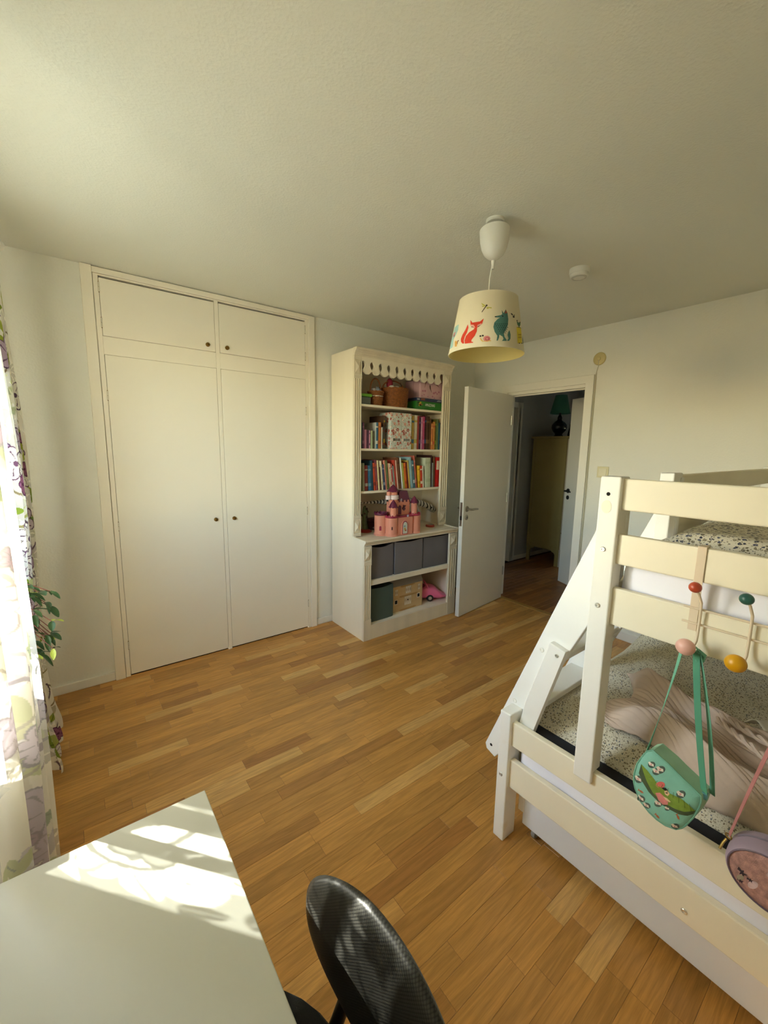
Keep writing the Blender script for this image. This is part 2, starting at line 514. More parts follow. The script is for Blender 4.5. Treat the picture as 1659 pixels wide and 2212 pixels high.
while yy > YN + 0.02:
    x = XL - fr_.uniform(0, 0.5)
    while x < 0.0:
        l = fr_.choice(LENS)
        x1 = x + l
        a, c = max(x, XL + 0.001), min(x1, 0.0)
        if c - a > 0.03:
            strips.append(((a + c) / 2, yy, c - a))
        x = x1
    yy -= W; row += 1
def seen(px, py, pz=0.0, m=0.15):
    q = Vector((px, py, pz)) - CAM_POS
    d = q.dot(_f)
    if d < 0.2: return 0.0
    u, v = CAM_F * q.dot(_r2) / d, CAM_F * q.dot(_u2) / d
    if abs(u) > 829 * (1 + m) or abs(v) > 1106 * (1 + m): return 0.0
    return 1.0 / (d * d * d)
def hidden(px, py):
    return (px > -2.1 and py < -2.25) or (px < -3.28 and py < -2.15) or (-1.73 < px < -0.71 and py > -0.45)
strips.sort(key=lambda s_: -(seen(s_[0], s_[1]) * s_[2] * (0.0 if hidden(s_[0], s_[1]) else 1.0)))
cache = {}
def put_strips(lst, parent, material, prefix, rot=0.0, z=0.0):
    for (sx, sy, l) in lst:
        k = (round(l, 3), material.name)
        if k not in cache:
            cache[k] = strip_mesh(l).build(prefix, material, parent)
            o = cache[k]
        else:
            o = cache[k].copy(); COL.objects.link(o); o.parent = parent
        o.location = (sx, sy, z + fr_.uniform(-0.0002, 0.0002))
put_strips(strips[:300], floor, OAK, 'plank')
mb = MB()
for (sx, sy, l) in strips[300:]:
    t = strip_mesh(l)
    mb.add([(p[0] + sx, p[1] + sy, p[2]) for p in t.v], t.f)
tag(mb.build('parquet_rest', OAK, floor), kind='stuff')

# ------------------------------------------------------------------ the hall beyond the door
HX1 = 2.75
hf = struct('hall_floor', MB().box(0.02, HX1, -1.35, 1.5, -0.06, -0.006), JOINT)
hs = []
yy = -1.35 + W / 2
while yy < 0.3:
    x = 0.021 - fr_.uniform(0, 0.4)
    while x < HX1:
        l = fr_.choice(LENS); a, c = max(x, 0.022), min(x + l, HX1)
        if c - a > 0.05: hs.append(((a + c) / 2, yy, c - a))
        x += l
    yy += W
hvis = [h for h in hs if -0.05 > h[1] - h[0] * 0.3 > -1.3 and h[0] < 2.0]
hrest = [h for h in hs if h not in hvis]
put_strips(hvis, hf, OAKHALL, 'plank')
mb = MB()
for (sx, sy, l) in hrest:
    t = strip_mesh(l); mb.add([(p[0] + sx, p[1] + sy, p[2]) for p in t.v], t.f)
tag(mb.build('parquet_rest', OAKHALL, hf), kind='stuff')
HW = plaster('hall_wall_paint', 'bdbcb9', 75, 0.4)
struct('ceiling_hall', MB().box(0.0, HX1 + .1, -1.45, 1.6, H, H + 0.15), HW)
struct('wall_hall_far', MB().box(1.30, HX1, 0.33, 0.45, 0, H).box(0.12, 1.30, 0.33, 0.45, 2.07, H), HW)
b = MB()
b.box(HX1, HX1 + 0.1, -1.45, -1.20, 0, H); b.box(HX1, HX1 + 0.1, -0.60, 1.6, 0, H); b.box(HX1, HX1 + 0.1, -1.20, -0.60, 0, 1.1); b.box(HX1, HX1 + 0.1, -1.20, -0.60, 1.65, H)
struct('wall_hall_end', b, HW)
b = MB()
b.box(HX1 + .02, HX1 + .07, -1.20, -1.15, 1.1, 1.65); b.box(HX1 + .02, HX1 + .07, -0.65, -0.60, 1.1, 1.65); b.box(HX1 + .02, HX1 + .07, -1.15, -0.65, 1.1, 1.15); b.box(HX1 + .02, HX1 + .07, -1.15, -0.65, 1.60, 1.65)
w_ = struct('window_2', b, TRIM, bevel=0.003)
MB().box(HX1 + .04, HX1 + .044, -1.15, -0.65, 1.15, 1.60).build('pane', GLASS, w_)
struct('wall_hall_near', MB().box(0.12, HX1, -1.45, -1.35, 0, H), HW)
struct('wall_hall_side', MB().box(0.02, 0.12, 0.3, 1.6, 0, H).box(0.12, HX1, 1.5, 1.6, 0, H), HW)
b = MB(); b.box(1.235, 1.345, 0.312, 0.332, 0, 2.13); b.box(0.13, 1.235, 0.31, 0.33, 2.06, 2.13); b.box(1.27, 1.302, 0.312, 0.452, 0, 2.07); b.box(1.235, 1.255, 0.325, 0.45, 0, 2.06)
struct('trim_4', b, TRIM, bevel=0.003)
struct('baseboard_hall', MB().box(1.345, HX1, 0.318, 0.33, 0, 0.06), TRIM, bevel=0.004)

# ------------------------------------------------------------------ the two door leaves
def door_leaf(name, hinge, ang, width, height, metal, label, z0=0.006, handle_z=1.0, side=1, thick=0.04):
    """leaf pivots at hinge, runs along angle ang; visible face is on the left-hand normal * side"""
    t = thing(name, label, 'door', (hinge[0], hinge[1], 0))
    t['kind'] = 'structure'
    t.rotation_euler = (0, 0, ang)
    lf = MB().box(0, width, -thick / 2, thick / 2, z0, height).build('leaf', DOORP, t, bevel=0.003, local=True)
    for s in (1, -1):
        y = s * thick / 2
        hx = width - 0.055
        h = MB()
        h.lathe([(0, y + s * 0.008), (0.023, y + s * 0.008), (0.026, y + s * 0.005), (0.026, y)], (hx, 0, handle_z), 20, axis='y')
        h.tube([(hx, y, handle_z), (hx, y + s * 0.05, handle_z), (hx - 0.012, y + s * 0.056, handle_z), (hx - 0.06, y + s * 0.055, handle_z), (hx - 0.100, y + s * 0.05, handle_z - 0.004)], [0.009, 0.009, 0.0095, 0.0085, 0.007], 10)
        h.build('handle', metal, t, smooth=True, local=True)
        k = MB().lathe([(0, y + s * 0.006), (0.02, y + s * 0.006), (0.024, y + s * 0.003), (0.024, y)], (hx, 0, handle_z - 0.075), 20, axis='y')
        k.box(hx - 0.003, hx + 0.003, y + s * 0.0055, y + s * 0.0075, handle_z - 0.086, handle_z - 0.066, 1)
        k.build('keyhole_plate', [metal, DARK], t, smooth=True, local=True)
    lk = MB().box(width - 0.001, width + 0.0015, -0.012, 0.012, handle_z - 0.15, handle_z + 0.06)
    lk.box(width, width + 0.006, -0.008, 0.008, handle_z - 0.095, handle_z - 0.06, 1)
    lk.build('lock_plate', [metal, DARK], t, local=True)
    for z in (0.25, 1.0, 1.75):
        MB().cyl((0, thick / 2, z), (0, thick / 2, z + 0.09), 0.007, n=10).build('hinge', metal, t, smooth=True, local=True)
    return t
door_leaf('door_1', (-0.022, -0.487), math.pi + R(7.5), 0.752, 2.03, STEEL, 'open white flush door with steel lever beside the bookcase', handle_z=0.992)
door_leaf('door_2', (0.70, -1.26), R(66), 0.775, 2.075, BLACKM, 'white hall door with black lever, seen through the doorway', handle_z=1.07)

# ------------------------------------------------------------------ built-in wardrobe
wd = thing('wardrobe', 'white built-in wardrobe with four flush doors and small brass knobs', 'wardrobe', (-2.61, 0, 0))
MB().box(-3.276, -1.936, 0.555, 0.58, 0.0, 2.465).box(-3.276, -3.262, 0.02, 0.555, 0, 2.465).box(-1.95, -1.936, 0.02, 0.555, 0, 2.465).box(-3.262, -1.95, 0.02, 0.555, 2.03, 2.05).box(-3.262, -1.95, 0.02, 0.555, 2.455, 2.465).box(-3.262, -1.95, 0.06, 0.555, 0.0, 0.012).build('carcass', mat('wardrobe_inside', '8f8672', 0.7), wd)
bxo('casing', (-3.334, -3.279, -0.024, 0.0, 0.0, 2.498), WARD, wd, 0.003)
bxo('casing', (-1.936, -1.885, -0.024, 0.0, 0.0, 2.490), WARD, wd, 0.003)
bxo('casing', (-3.279, -1.936, -0.020, 0.002, 2.462, 2.494), WARD, wd, 0.002)
bxo('stile', (-3.276, -3.251, -0.014, 0.02, 0.0, 2.461), WARD, wd, 0.0015)
bxo('stile', (-1.963, -1.937, -0.014, 0.02, 0.0, 2.461), WARD, wd, 0.0015)
bxo('stile', (-2.6215, -2.5955, -0.014, 0.02, 0.0, 2.461), WARD, wd, 0.0015)
for x0, x1 in ((-3.251, -2.6215), (-2.5955, -1.963)):
    bxo('cross_rail', (x0, x1, -0.012, 0.02, 2.0235, 2.1255), WARD, wd, 0.0015)
    bxo('cross_rail', (x0, x1, -0.014, 0.02, 2.4525, 2.461), WARD, wd, 0.001)
def wd_door(x0, x1, z0, z1, knob, hinge_x, hinges):
    d = bxo('door', (x0, x1, -0.016, 0.004, z0, z1), WARD, wd, 0.0018)
    k = MB().lathe([(0, -0.032), (0.006, -0.0325), (0.0115, -0.030), (0.013, -0.026), (0.0115, -0.0225), (0.008, -0.021), (0.007, -0.018), (0.0135, -0.0165), (0.0135, -0.015)], (knob[0], 0, knob[1]), 20, axis='y')
    k.box(knob[0] - 0.0012, knob[0] + 0.0012, -0.0332, -0.031, knob[1] - 0.006, knob[1] + 0.004, 1)
    k.build('knob', [BRASS, DARK], d, smooth=True)
    for z in hinges:
        MB().cyl((hinge_x, -0.0175, z - 0.026), (hinge_x, -0.0175, z - 0.001), 0.0042, n=10).cyl((hinge_x, -0.0175, z + 0.001), (hinge_x, -0.0175, z + 0.026), 0.0042, n=10).cyl((hinge_x, -0.0175, z - 0.030), (hinge_x, -0.0175, z + 0.030), 0.0025, n=8, m=1).build('hinge', [HINGE, BRASS], d, smooth=True)
wd_door(-3.249, -2.6235, 2.127, 2.4415, (-2.672, 2.167), -3.251, (2.39, 2.197))
wd_door(-2.5935, -1.965, 2.127, 2.4415, (-2.547, 2.165), -1.963, (2.385, 2.191))
wd_door(-3.249, -2.6235, 0.013, 2.0215, (-2.672, 0.993), -3.251, (1.789, 1.002, 0.217))
wd_door(-2.5935, -1.965, 0.013, 2.0215, (-2.545, 0.991), -1.963, (1.785, 1.001, 0.218))

# ------------------------------------------------------------------ bookcase
BKP = mat('bookcase_paint', 'f1e6cf', 0.55, var=0.05, vscale=5, bump=0.18, bscale=120, stretch=(1, 1, 0.12))
BKS = mat('bookcase_paint_worn', 'e8dcc3', 0.6, var=0.10, vscale=9, bump=0.25, bscale=140, stretch=(1, 1, 0.1))
XA, XB, DL, DU = -1.733, -0.706, 0.498, 0.347
bk = thing('bookcase', 'tall white painted wooden bookcase with scalloped valance, fluted pilasters and open shelves', 'bookcase', ((XA + XB) / 2, -0.25, 0))
prof = [(-0.014, 0.0), (-0.014, 2.236), (-DU - 0.034, 2.236), (-DU - 0.030, 2.222), (-DU - 0.012, 2.204), (-DU - 0.004, 2.186), (-DU + 0.0205, 2.186), (-DU + 0.0205, 0.835), (-DU - 0.01, 0.815), (-DL - 0.016, 0.811), (-DL - 0.018, 0.796), (-DL - 0.004, 0.784), (-DL + 0.004, 0.764), (-DL + 0.0205, 0.764), (-DL + 0.0205, 0.0)]
for x in (XA, XB - 0.02):
    MB().prism(prof, 'x', x, x + 0.02).build('side_panel', BKP, bk, bevel=0.001)
bxo('back_panel', (XA + 0.02, XB - 0.02, -0.030, -0.016, 0.0, 2.225), BKP, bk)
bxo('top_panel', (XA + 0.02, XB - 0.02, -DU, -0.03, 2.20, 2.22), BKP, bk)
MB().prism([(-DU - 0.034, 2.238), (-DU - 0.034, 2.228), (-DU - 0.029, 2.222), (-DU - 0.022, 2.218), (-DU - 0.020, 2.212), (-DU - 0.012, 2.204), (-DU - 0.011, 2.197), (-DU - 0.005, 2.190), (-DU - 0.004, 2.184), (-DU + 0.012, 2.184), (-DU + 0.012, 2.238)], 'x', XA - 0.001, XB + 0.002).build('crown_moulding', BKS, bk, bevel=0.0006)
for zt in (1.841, 1.504, 1.169):
    bxo('shelf', (XA + 0.02, XB - 0.02, -DU + 0.012, -0.03, zt - 0.018, zt), BKP, bk, 0.001)
MB().prism([(-0.03, 0.809), (-DL - 0.016, 0.809), (-DL - 0.019, 0.803), (-DL - 0.016, 0.795), (-DL - 0.006, 0.790), (-DL - 0.005, 0.782), (-DL + 0.002, 0.775), (-DL + 0.002, 0.768), (-DL + 0.012, 0.766), (-0.03, 0.780)], 'x', XA + 0.001, XB - 0.0005).build('counter', BKS, bk, bevel=0.0006)
MB().box(XA + 0.02, XB - 0.02, -DL + 0.016, -0.03, 0.462, 0.480).box(XA + 0.065, XB - 0.075, -DL + 0.008, -DL + 0.03, 0.443, 0.482).build('shelf', BKP, bk, bevel=0.001)
bxo('bottom_shelf', (XA + 0.02, XB - 0.02, -DL + 0.012, -0.03, 0.098, 0.118), BKP, bk)
bxo('plinth', (XA + 0.068, XB - 0.070, -DL + 0.002, -DL + 0.02, 0.0, 0.119), BKS, bk, 0.0015)
# valance: ten lobes between eleven tear-drop holes
xs = [-1.651 + 0.0823 * i for i in range(11)]
out = [(-1.664, 2.190), (-1.664, 2.150)]
def tear(x, left=True, right=True):
    pts = []
    L_ = [(-0.0012, 2.084), (-0.0016, 2.091), (-0.012, 2.104), (-0.0185, 2.118), (-0.019, 2.130), (-0.015, 2.142), (-0.008, 2.150), (0.0, 2.153)]
    R_ = [(-q[0], q[1]) for q in reversed(L_[:-1])]
    if left: pts += [(x + q[0], q[1]) for q in L_]
    if right: pts += [(x + q[0], q[1]) for q in ([L_[-1]] if not left else []) + R_]
    return pts
out += tear(xs[0], left=False)
for i in range(10):
    a, c = xs[i], xs[i + 1]
    out += [(a + 0.012, 2.074), (a + 0.020, 2.066), (a + 0.030, 2.0605), (a + 0.041, 2.059), (c - 0.030, 2.0605), (c - 0.020, 2.066), (c - 0.012, 2.074)]
    out += tear(c, right=(i < 9))
out += [(-0.798, 2.150), (-0.798, 2.190)]
MB().prism(out, 'y', -DU + 0.001, -DU + 0.017).build('valance', BKP, bk, bevel=0.0008)
def pilaster(x0, x1, y, za, zb, blocks, flute):
    w = x1 - x0
    mb = MB().box(x0, x1, y + 0.006, y + 0.020, za, zb)
    for (b0, b1) in blocks:
        mb.box(x0, x1, y, y + 0.006, b0 - 0.012, b0); mb.box(x0, x1, y, y + 0.006, b1, b1 + 0.012)
        mb.box(x0, x0 + 0.007, y, y + 0.006, b0, b1); mb.box(x1 - 0.007, x1, y, y + 0.006, b0, b1)
    # ridges between the flutes
    for k in range(4):
        a = x0 + 0.004 + k * (w - 0.016) / 3.0 * 1.0
        mb.box(a, a + 0.0085, y, y + 0.006, flute[0], flute[1])
    zz = sorted([za] + [z for b_ in blocks for z in (b_[0] - 0.012, b_[1] + 0.012)] + list(flute) + [zb])
    for i in range(0, len(zz) - 1, 1):
        a, c = zz[i], zz[i + 1]
        mid = (a + c) / 2
        if flute[0] <= mid <= flute[1] or any(b_[0] - 0.012 <= mid <= b_[1] + 0.012 for b_ in blocks): continue
        if c - a > 1e-4: mb.box(x0, x1, y, y + 0.006, a, c)
    p = mb.build('pilaster', BKS, bk, bevel=0.0012)
    for (b0, b1) in blocks:
        xa, xb, zc = x0 + 0.008, x1 - 0.008, (b0 + b1) / 2
        MB().add([(xa, y + 0.006, b0), (xb, y + 0.006, b0), (xb, y + 0.006, b1), (xa, y + 0.006, b1), ((xa + xb) / 2, y - 0.012, zc)], [(0, 1, 4), (1, 2, 4), (2, 3, 4), (3, 0, 4)]).build('diamond_block', BKS, p)
for x0, x1 in ((XA + 0.0, XA + 0.071), (XB - 0.092, XB - 0.0)):
    pilaster(x0, x1, -DU, 0.815, 2.184, [(0.842, 0.945), (2.052, 2.155)], (0.985, 2.02))
for x0, x1 in ((XA - 0.0, XA + 0.071), (XB - 0.098, XB - 0.0)):
    pilaster(x0, x1, -DL, 0.0, 0.764, [(0.650, 0.745)], (0.172, 0.612))

# ------------------------------------------------------------------ books
BOOKC = {}
def bookmat(c):
    if c not in BOOKC:
        BOOKC[c] = mat('book_' + c, c, 0.45, spec=0.4, var=0.12, vscale=28)
    return BOOKC[c]
PAGE = mat('book_pages', 'e2d9c2', 0.8, var=0.08, vscale=300, stretch=(1, 1, 0.02))
def make_book(name, x, w, h, lean, zb, yf, d, c1, c2=None, c3=None, bands=(0.18, 0.30), label=None, group=None, cover=None):
    """spine to the room at yf; covers around a page block; band colours on the spine"""
    t = 0.0022 if w > 0.012 else 0.0014
    ms = [bookmat(c1), PAGE, bookmat(c2 or c1), bookmat(c3 or c2 or c1), bookmat(cover or c1)]
    mb = MB()
    y0, y1 = yf, yf + d
    # spine slightly rounded, in bands
    zs = [0, h * bands[0], h * bands[1], h * 0.80, h * 0.86, h]
    mi = [0, 2, 0, 3, 0] if c2 else [0, 0, 0, 0, 0]
    n = 4
    for k in range(5):
        vs = []
        for i in range(n + 1):
            a = -1 + 2 * i / n
            yb = y0 - 0.0025 * (1 - a * a)
            vs += [(w / 2 + a * w / 2, yb, zs[k]), (w / 2 + a * w / 2, yb, zs[k + 1])]
        mb.add(vs, [(2 * i, 2 * i + 2, 2 * i + 3, 2 * i + 1) for i in range(n)], mi[k])
    mb.box(0, t, y0, y1, 0, h, 4); mb.box(w - t, w, y0, y1, 0, h, 4)
    mb.box(t, w - t, y0, y0 + t, 0, h, 0)
    mb.box(t, w - t, y0 + t, y1 - 0.004, 0.003, h - 0.003, 1)
    ang = math.atan2(lean, h)
    M = Matrix.Translation((x, 0, zb)) @ Matrix.Rotation(ang, 4, 'Y')
    mb.xform(M)
    o = mb.build(name, ms)
    return tag(o, label, 'book', group)
G2, G3 = 'books on the upper book shelf', 'books on the lower book shelf'
up = [  # x, w, h, lean, colours, depth, label
 (-1.650, .014, .196, 0, '31504f', None, .16, 'thin teal book at the far left end of the upper book row'),
 (-1.634, .016, .199, 0, '7d4f70', 'a8788f', .15, 'mauve book, second from the left end of the upper book row'),
 (-1.616, .022, .145, 0, 'c07f96', None, .14, 'short rose pink book beside the mauve book'),
 (-1.592, .018, .141, 0, '553047', None, .14, 'short dark purple book beside the short rose pink one'),
 (-1.572, .014, .140, 0, 'c58da0', '6e3b52', .13, 'thin short pale pink book beside the short dark purple one'),
 (-1.556, .022, .139, 0, 'a9b58f', None, .13, 'short pale green book left of the tall blue picture book'),
 (-1.505, .022, .205, 0, '3d6b85', 'd8d4c4', .19, 'tall blue picture book with a grey white cover, left of the orange spine'),
 (-1.480, .026, .207, 0, 'c4773a', 'a85a2c', .17, 'wide orange brown spine left of the floral magazine files'),
 (-1.451, .010, .170, 0, 'd6d2c2', None, .15, 'thin white book right of the orange brown spine'),
 (-1.439, .008, .172, 0, '38402c', '8a2a22', .16, 'thin dark green book just left of the dark brown annual'),
 (-1.429, .014, .262, 0, '4a3322', 'b08f2a', .2, 'tall dark brown annual with yellow top against the floral file'),
 (-1.147, .020, .238, 0, '5c6a2f', None, .2, 'olive green book immediately right of the floral files'),
 (-1.126, .027, .279, 0, 'd8b559', '4f7f95', .2, 'tall yellow book with a blue foot, upper book row'),
 (-1.098, .034, .284, 0, 'd9d3bd', 'c9b95f', .2, 'thick cream and yellow patterned book, upper book row'),
 (-1.063, .020, .281, 0, '9a3b34', None, .2, 'brick red book right of the thick cream patterned book'),
 (-1.042, .020, .272, 0, '3a2536', '6a5578', .2, 'dark purple book left of the lilac spine'),
 (-1.020, .019, .274, 0, 'cd93ab', 'b97a99', .2, 'lilac pink spine left of the magenta one'),
 (-1.000, .024, .279, 0, 'b2456c', 'c9678a', .2, 'magenta book right of the lilac pink spine'),
 (-0.975, .017, .291, 0, '3f1216', '39557d', .2, 'tall very dark red book in the right half, upper book row'),
 (-0.957, .040, .286, 0, '4b311d', '7c5c38', .2, 'thick dark brown storybook with ornaments on its spine'),
 (-0.916, .016, .270, 0, '6a4428', None, .2, 'thin brown book right of the thick dark brown storybook'),
 (-0.899, .022, .226, 0, 'cf7f48', 'e0a36c', .19, 'short orange book, the lower of two orange ones'),
 (-0.876, .025, .243, 0, 'd08a45', 'c25f3f', .19, 'orange book, the taller of two orange ones'),
 (-0.850, .014, .264, 0, '5f5a1f', '8f9a2b', .2, 'olive book right of the taller orange book'),
 (-0.835, .026, .268, 0, '6d8055', None, .2, 'moss green book near the right end, upper book row'),
 (-0.808, .019, .238, 0, '2f6076', None, .2, 'teal book second from the right end, upper book row'),
 (-0.788, .021, .277, 0, 'c8ab86', '9b5a45', .2, 'beige patterned book at the right end of the upper book row'),
]
for (x, w, h, ln, c, c2, d, lb) in up:
    make_book('book', x, w * 0.95, h, ln, 1.5045, -0.318 if x < -1.4 else -0.312, d, c, c2, label=lb, group=G2, cover='b9b6ab' if c == '3d6b85' else None)
low = [
 (-1.640, .015, .220, '8c8f66', None, 'olive booklet at the far left end of the lower book row'),
 (-1.622, .015, .220, 'a6a88a', None, 'pale grey green booklet, second from the left of the lower book row'),
 (-1.603, .030, .202, '7e2a22', 'a09a8c', 'dark red book left of the blue one, lower book row'),
 (-1.570, .031, .200, '2f6788', '6b93a5', 'thick blue book at the left of the lower book row'),
 (-1.536, .016, .240, '2b4c57', None, 'dark teal book right of the thick blue one'),
 (-1.517, .021, .221, 'c04a2c', '7d2d24', 'bright red picture book right of the dark teal one'),
 (-1.494, .020, .246, '83434c', 'ab4a36', 'plum red book right of the bright red picture book'),
 (-1.471, .017, .241, 'e0d2a2', None, 'cream yellow booklet right of the plum red book'),
 (-1.452, .014, .187, '5e3824', None, 'short dark brown book between two cream booklets'),
 (-1.436, .018, .237, 'ddd3b4', 'cbbd92', 'cream booklet right of the short dark brown book'),
 (-1.416, .020, .209, '3f4663', '8d95a6', 'navy and grey blue book, lower book row'),
 (-1.394, .014, .241, 'cb8271', None, 'salmon pink book right of the navy one'),
 (-1.378, .024, .241, '6c7444', None, 'moss green book right of the salmon pink one'),
 (-1.352, .013, .218, 'e0a888', None, 'thin peach booklet right of the moss green book'),
 (-1.338, .012, .216, 'e2d8bd', 'c98a5e', 'thin cream booklet behind the castle spire'),
 (-1.325, .017, .211, 'b95a58', 'c7b7a4', 'rose red book right of the castle spire'),
 (-1.307, .016, .197, '8f8f88', None, 'short grey book right of the rose red one'),
 (-1.290, .017, .243, 'b8402f', None, 'tall red book left of the pale pink booklet'),
 (-1.272, .014, .243, 'dcb5a2', None, 'pale pink booklet right of the tall red book'),
 (-1.256, .030, .264, '77482d', '5b3420', 'thick brown book in the middle of the lower book row'),
 (-1.222, .016, .264, 'dfe0d6', None, 'tall thin white book right of the thick brown one'),
 (-1.203, .016, .222, 'b4b04e', None, 'lime yellow booklet left of the orange book'),
 (-1.185, .026, .219, 'd06a24', 'b9501c', 'thick orange book, lower book row'),
 (-1.157, .012, .228, '6c1a17', None, 'thin dark red book right of the thick orange one'),
 (-1.143, .018, .240, 'd5b75f', None, 'mustard yellow book left of the light blue one'),
 (-1.122, .030, .268, '93b5bb', None, 'tall light blue book, lower book row'),
 (-1.090, .022, .240, '466b78', 'c9cfca', 'teal book with white foot right of the light blue one'),
 (-1.066, .016, .280, 'b8604f', 'c28879', 'tall coral book left of the golden yellow one'),
]
for (x, w, h, c, c2, lb) in low:
    k = max(0, min(1, (x + 1.62) / .24))
    make_book('book', x, w * 0.93, h, -h * (0.03 + 0.105 * k), 1.1695 + 0.0, -0.316, rng.uniform(.17, .2), c, c2, label=lb, group=G3)
for (x, w, h, ln, c, c2, d, lb) in [
 (-1.0365, .027, .194, -.075, 'dfae2b', 'c08a20', .15, 'short golden yellow book left of the scarlet one'),
 (-1.0075, .023, .193, -.075, 'c2391f', 'e5d5bc', .15, 'short scarlet book with white lettering marks'),
 (-0.9825, .014, .191, -.075, 'd8cdbb', None, .15, 'short thin white booklet right of the scarlet one'),
 (-0.9545, .066, .261, -.03, 'c5cbae', 'b6bf9d', .2, 'thick pale green box book, widest on the lower book row'),
 (-0.8865, .010, .285, -.02, '3a1a18', None, .2, 'tall thin blackish red book right of the pale green box book'),
 (-0.875, .017, .217, -.02, '8f9792', None, .2, 'grey book left of the bright red box file'),
 (-0.8565, .019, .275, -.02, '6b4a33', None, .2, 'tall brown book left of the bright red box file'),
 (-0.834, .055, .266, -.012, 'b51410', None, .2, 'thick bright red book with a cream picture near the right end'),
 (-0.776, .016, .264, -.012, 'd9b9ab', 'caa45a', .2, 'pale pink book at the right end of the lower book row')]:
    o = make_book('book', x, w * 0.96, h, h * ln, 1.1695, -0.316, d, c, c2, label=lb, group=G3)
    if c == 'b51410':
        MB().box(x + 0.010 + h * ln * .6, x + 0.040 + h * ln * .6, -0.3206, -0.3186, 1.1695 + 0.155, 1.1695 + 0.235).build('cover_picture', bookmat('e2d3bd'), o, bevel=0.0005)

# floral magazine files
def floral(name, base, cols, scale, thr=0.42, leaf='7d8f78', s2=2.2):
    """small flowers: cells of a voronoi shaped into petals, plus finer leaf marks"""
    m = bpy.data.materials.new(name); m.use_nodes = True
    nt = m.node_tree; N, L = nt.nodes, nt.links
    b = N['Principled BSDF']; b.inputs['Roughness'].default_value = 0.8; b.inputs['Specular IOR Level'].default_value = 0.2
    tc = N.new('ShaderNodeTexCoord')
    nz = N.new('ShaderNodeTexNoise'); nz.inputs['Scale'].default_value = scale * 2.4; nz.inputs['Detail'].default_value = 1
    L.new(tc.outputs['Object'], nz.inputs['Vector'])
    mv = N.new('ShaderNodeMixRGB'); mv.blend_type = 'ADD'; mv.inputs[0].default_value = 0.55 / scale
    L.new(tc.outputs['Object'], mv.inputs[1]); L.new(nz.outputs['Color'], mv.inputs[2])
    prev = None
    c = N.new('ShaderNodeRGB'); c.outputs[0].default_value = lin(base); prev = c.outputs[0]
    def layer(prev, sc, thr, stops, seed, ring=None):
        mp = N.new('ShaderNodeMapping'); mp.inputs['Location'].default_value = (seed, seed * 1.7, seed * 0.6)
        L.new(mv.outputs[0], mp.inputs[0])
        v = N.new('ShaderNodeTexVoronoi'); v.inputs['Scale'].default_value = sc
        L.new(mp.outputs[0], v.inputs['Vector'])
        lt = N.new('ShaderNodeMath'); lt.operation = 'LESS_THAN'; lt.inputs[1].default_value = thr
        L.new(v.outputs['Distance'], lt.inputs[0]); f = lt.outputs[0]
        if ring:
            g2 = N.new('ShaderNodeMath'); g2.operation = 'GREATER_THAN'; g2.inputs[1].default_value = ring
            L.new(v.outputs['Distance'], g2.inputs[0])
            mu = N.new('ShaderNodeMath'); mu.operation = 'MULTIPLY'; L.new(f, mu.inputs[0]); L.new(g2.outputs[0], mu.inputs[1]); f = mu.outputs[0]
        sx = N.new('ShaderNodeSeparateColor'); L.new(v.outputs['Color'], sx.inputs[0])
        cr = N.new('ShaderNodeValToRGB'); cr.color_ramp.interpolation = 'CONSTANT'
        cr.color_ramp.elements[0].color = lin(stops[0]); cr.color_ramp.elements[0].position = 0
        cr.color_ramp.elements[1].color = lin(stops[-1]); cr.color_ramp.elements[1].position = 1 - 1 / len(stops)
        for i, s_ in enumerate(stops[1:-1]):
            e = cr.color_ramp.elements.new((i + 1) / len(stops)); e.color = lin(s_)
        L.new(sx.outputs[0], cr.inputs[0])
        gt = N.new('ShaderNodeMath'); gt.operation = 'GREATER_THAN'; gt.inputs[1].default_value = 0.35
        L.new(sx.outputs[1], gt.inputs[0])
        m2 = N.new('ShaderNodeMath'); m2.operation = 'MULTIPLY'; L.new(f, m2.inputs[0]); L.new(gt.outputs[0], m2.inputs[1])
        x = N.new('ShaderNodeMixRGB'); L.new(m2.outputs[0], x.inputs[0]); L.new(prev, x.inputs[1]); L.new(cr.outputs[0], x.inputs[2])
        return x.outputs[0]
    prev = layer(prev, scale * s2, 0.33, [leaf, leaf], 3.1)
    prev = layer(prev, scale, thr, cols, 0.0, thr * 0.30)
    prev = layer(prev, scale * 1.9, thr * 0.62, cols[::-1], 7.7)
    L.new(prev, b.inputs['Base Color'])
    return m
FLOR = floral('floral_paper', 'c9cfc4', ['b4685a', 'd9a391', 'e9d8cb', 'a65245'], 38, 0.5, 'b3b9a4')
def magfile(x, w, lb):
    t = thing('magazine_file', lb, 'magazine file', (x + w / 2, -0.3, 1.5042))
    z0, h, yf, yb = 1.5042, 0.292, -0.340, -0.10
    mb = MB().prism([(yf, z0), (yb, z0), (yb, z0 + h * .62), (yb - .09, z0 + h), (yf, z0 + h)], 'x', x, x + w)
    mb.build('body', FLOR, t, bevel=0.002)
    bxo('label_holder', (x + w * .16, x + w * .88, yf - 0.0022, yf + 0.001, z0 + 0.062, z0 + 0.088), mat('label_white', 'dcd9cc', 0.6), t, 0.0006)
    s = MB(); q = random.Random(int(x * 1000)); xx = x + w * .2
    while xx < x + w * .82:
        k = q.uniform(.002, .012); s.box(xx, min(xx + k, x + w * .85), yf - 0.0028, yf - 0.002, z0 + 0.064, z0 + 0.086); xx += k + q.uniform(.002, .006)
    s.build('printed_bars', mat('print_black', '1d1a18', 0.6), t)
magfile(-1.408 + .036, 0.112, 'left floral magazine file, rose print, with its printed label')
magfile(-1.2575, 0.104, 'right floral magazine file, beside the olive green book')

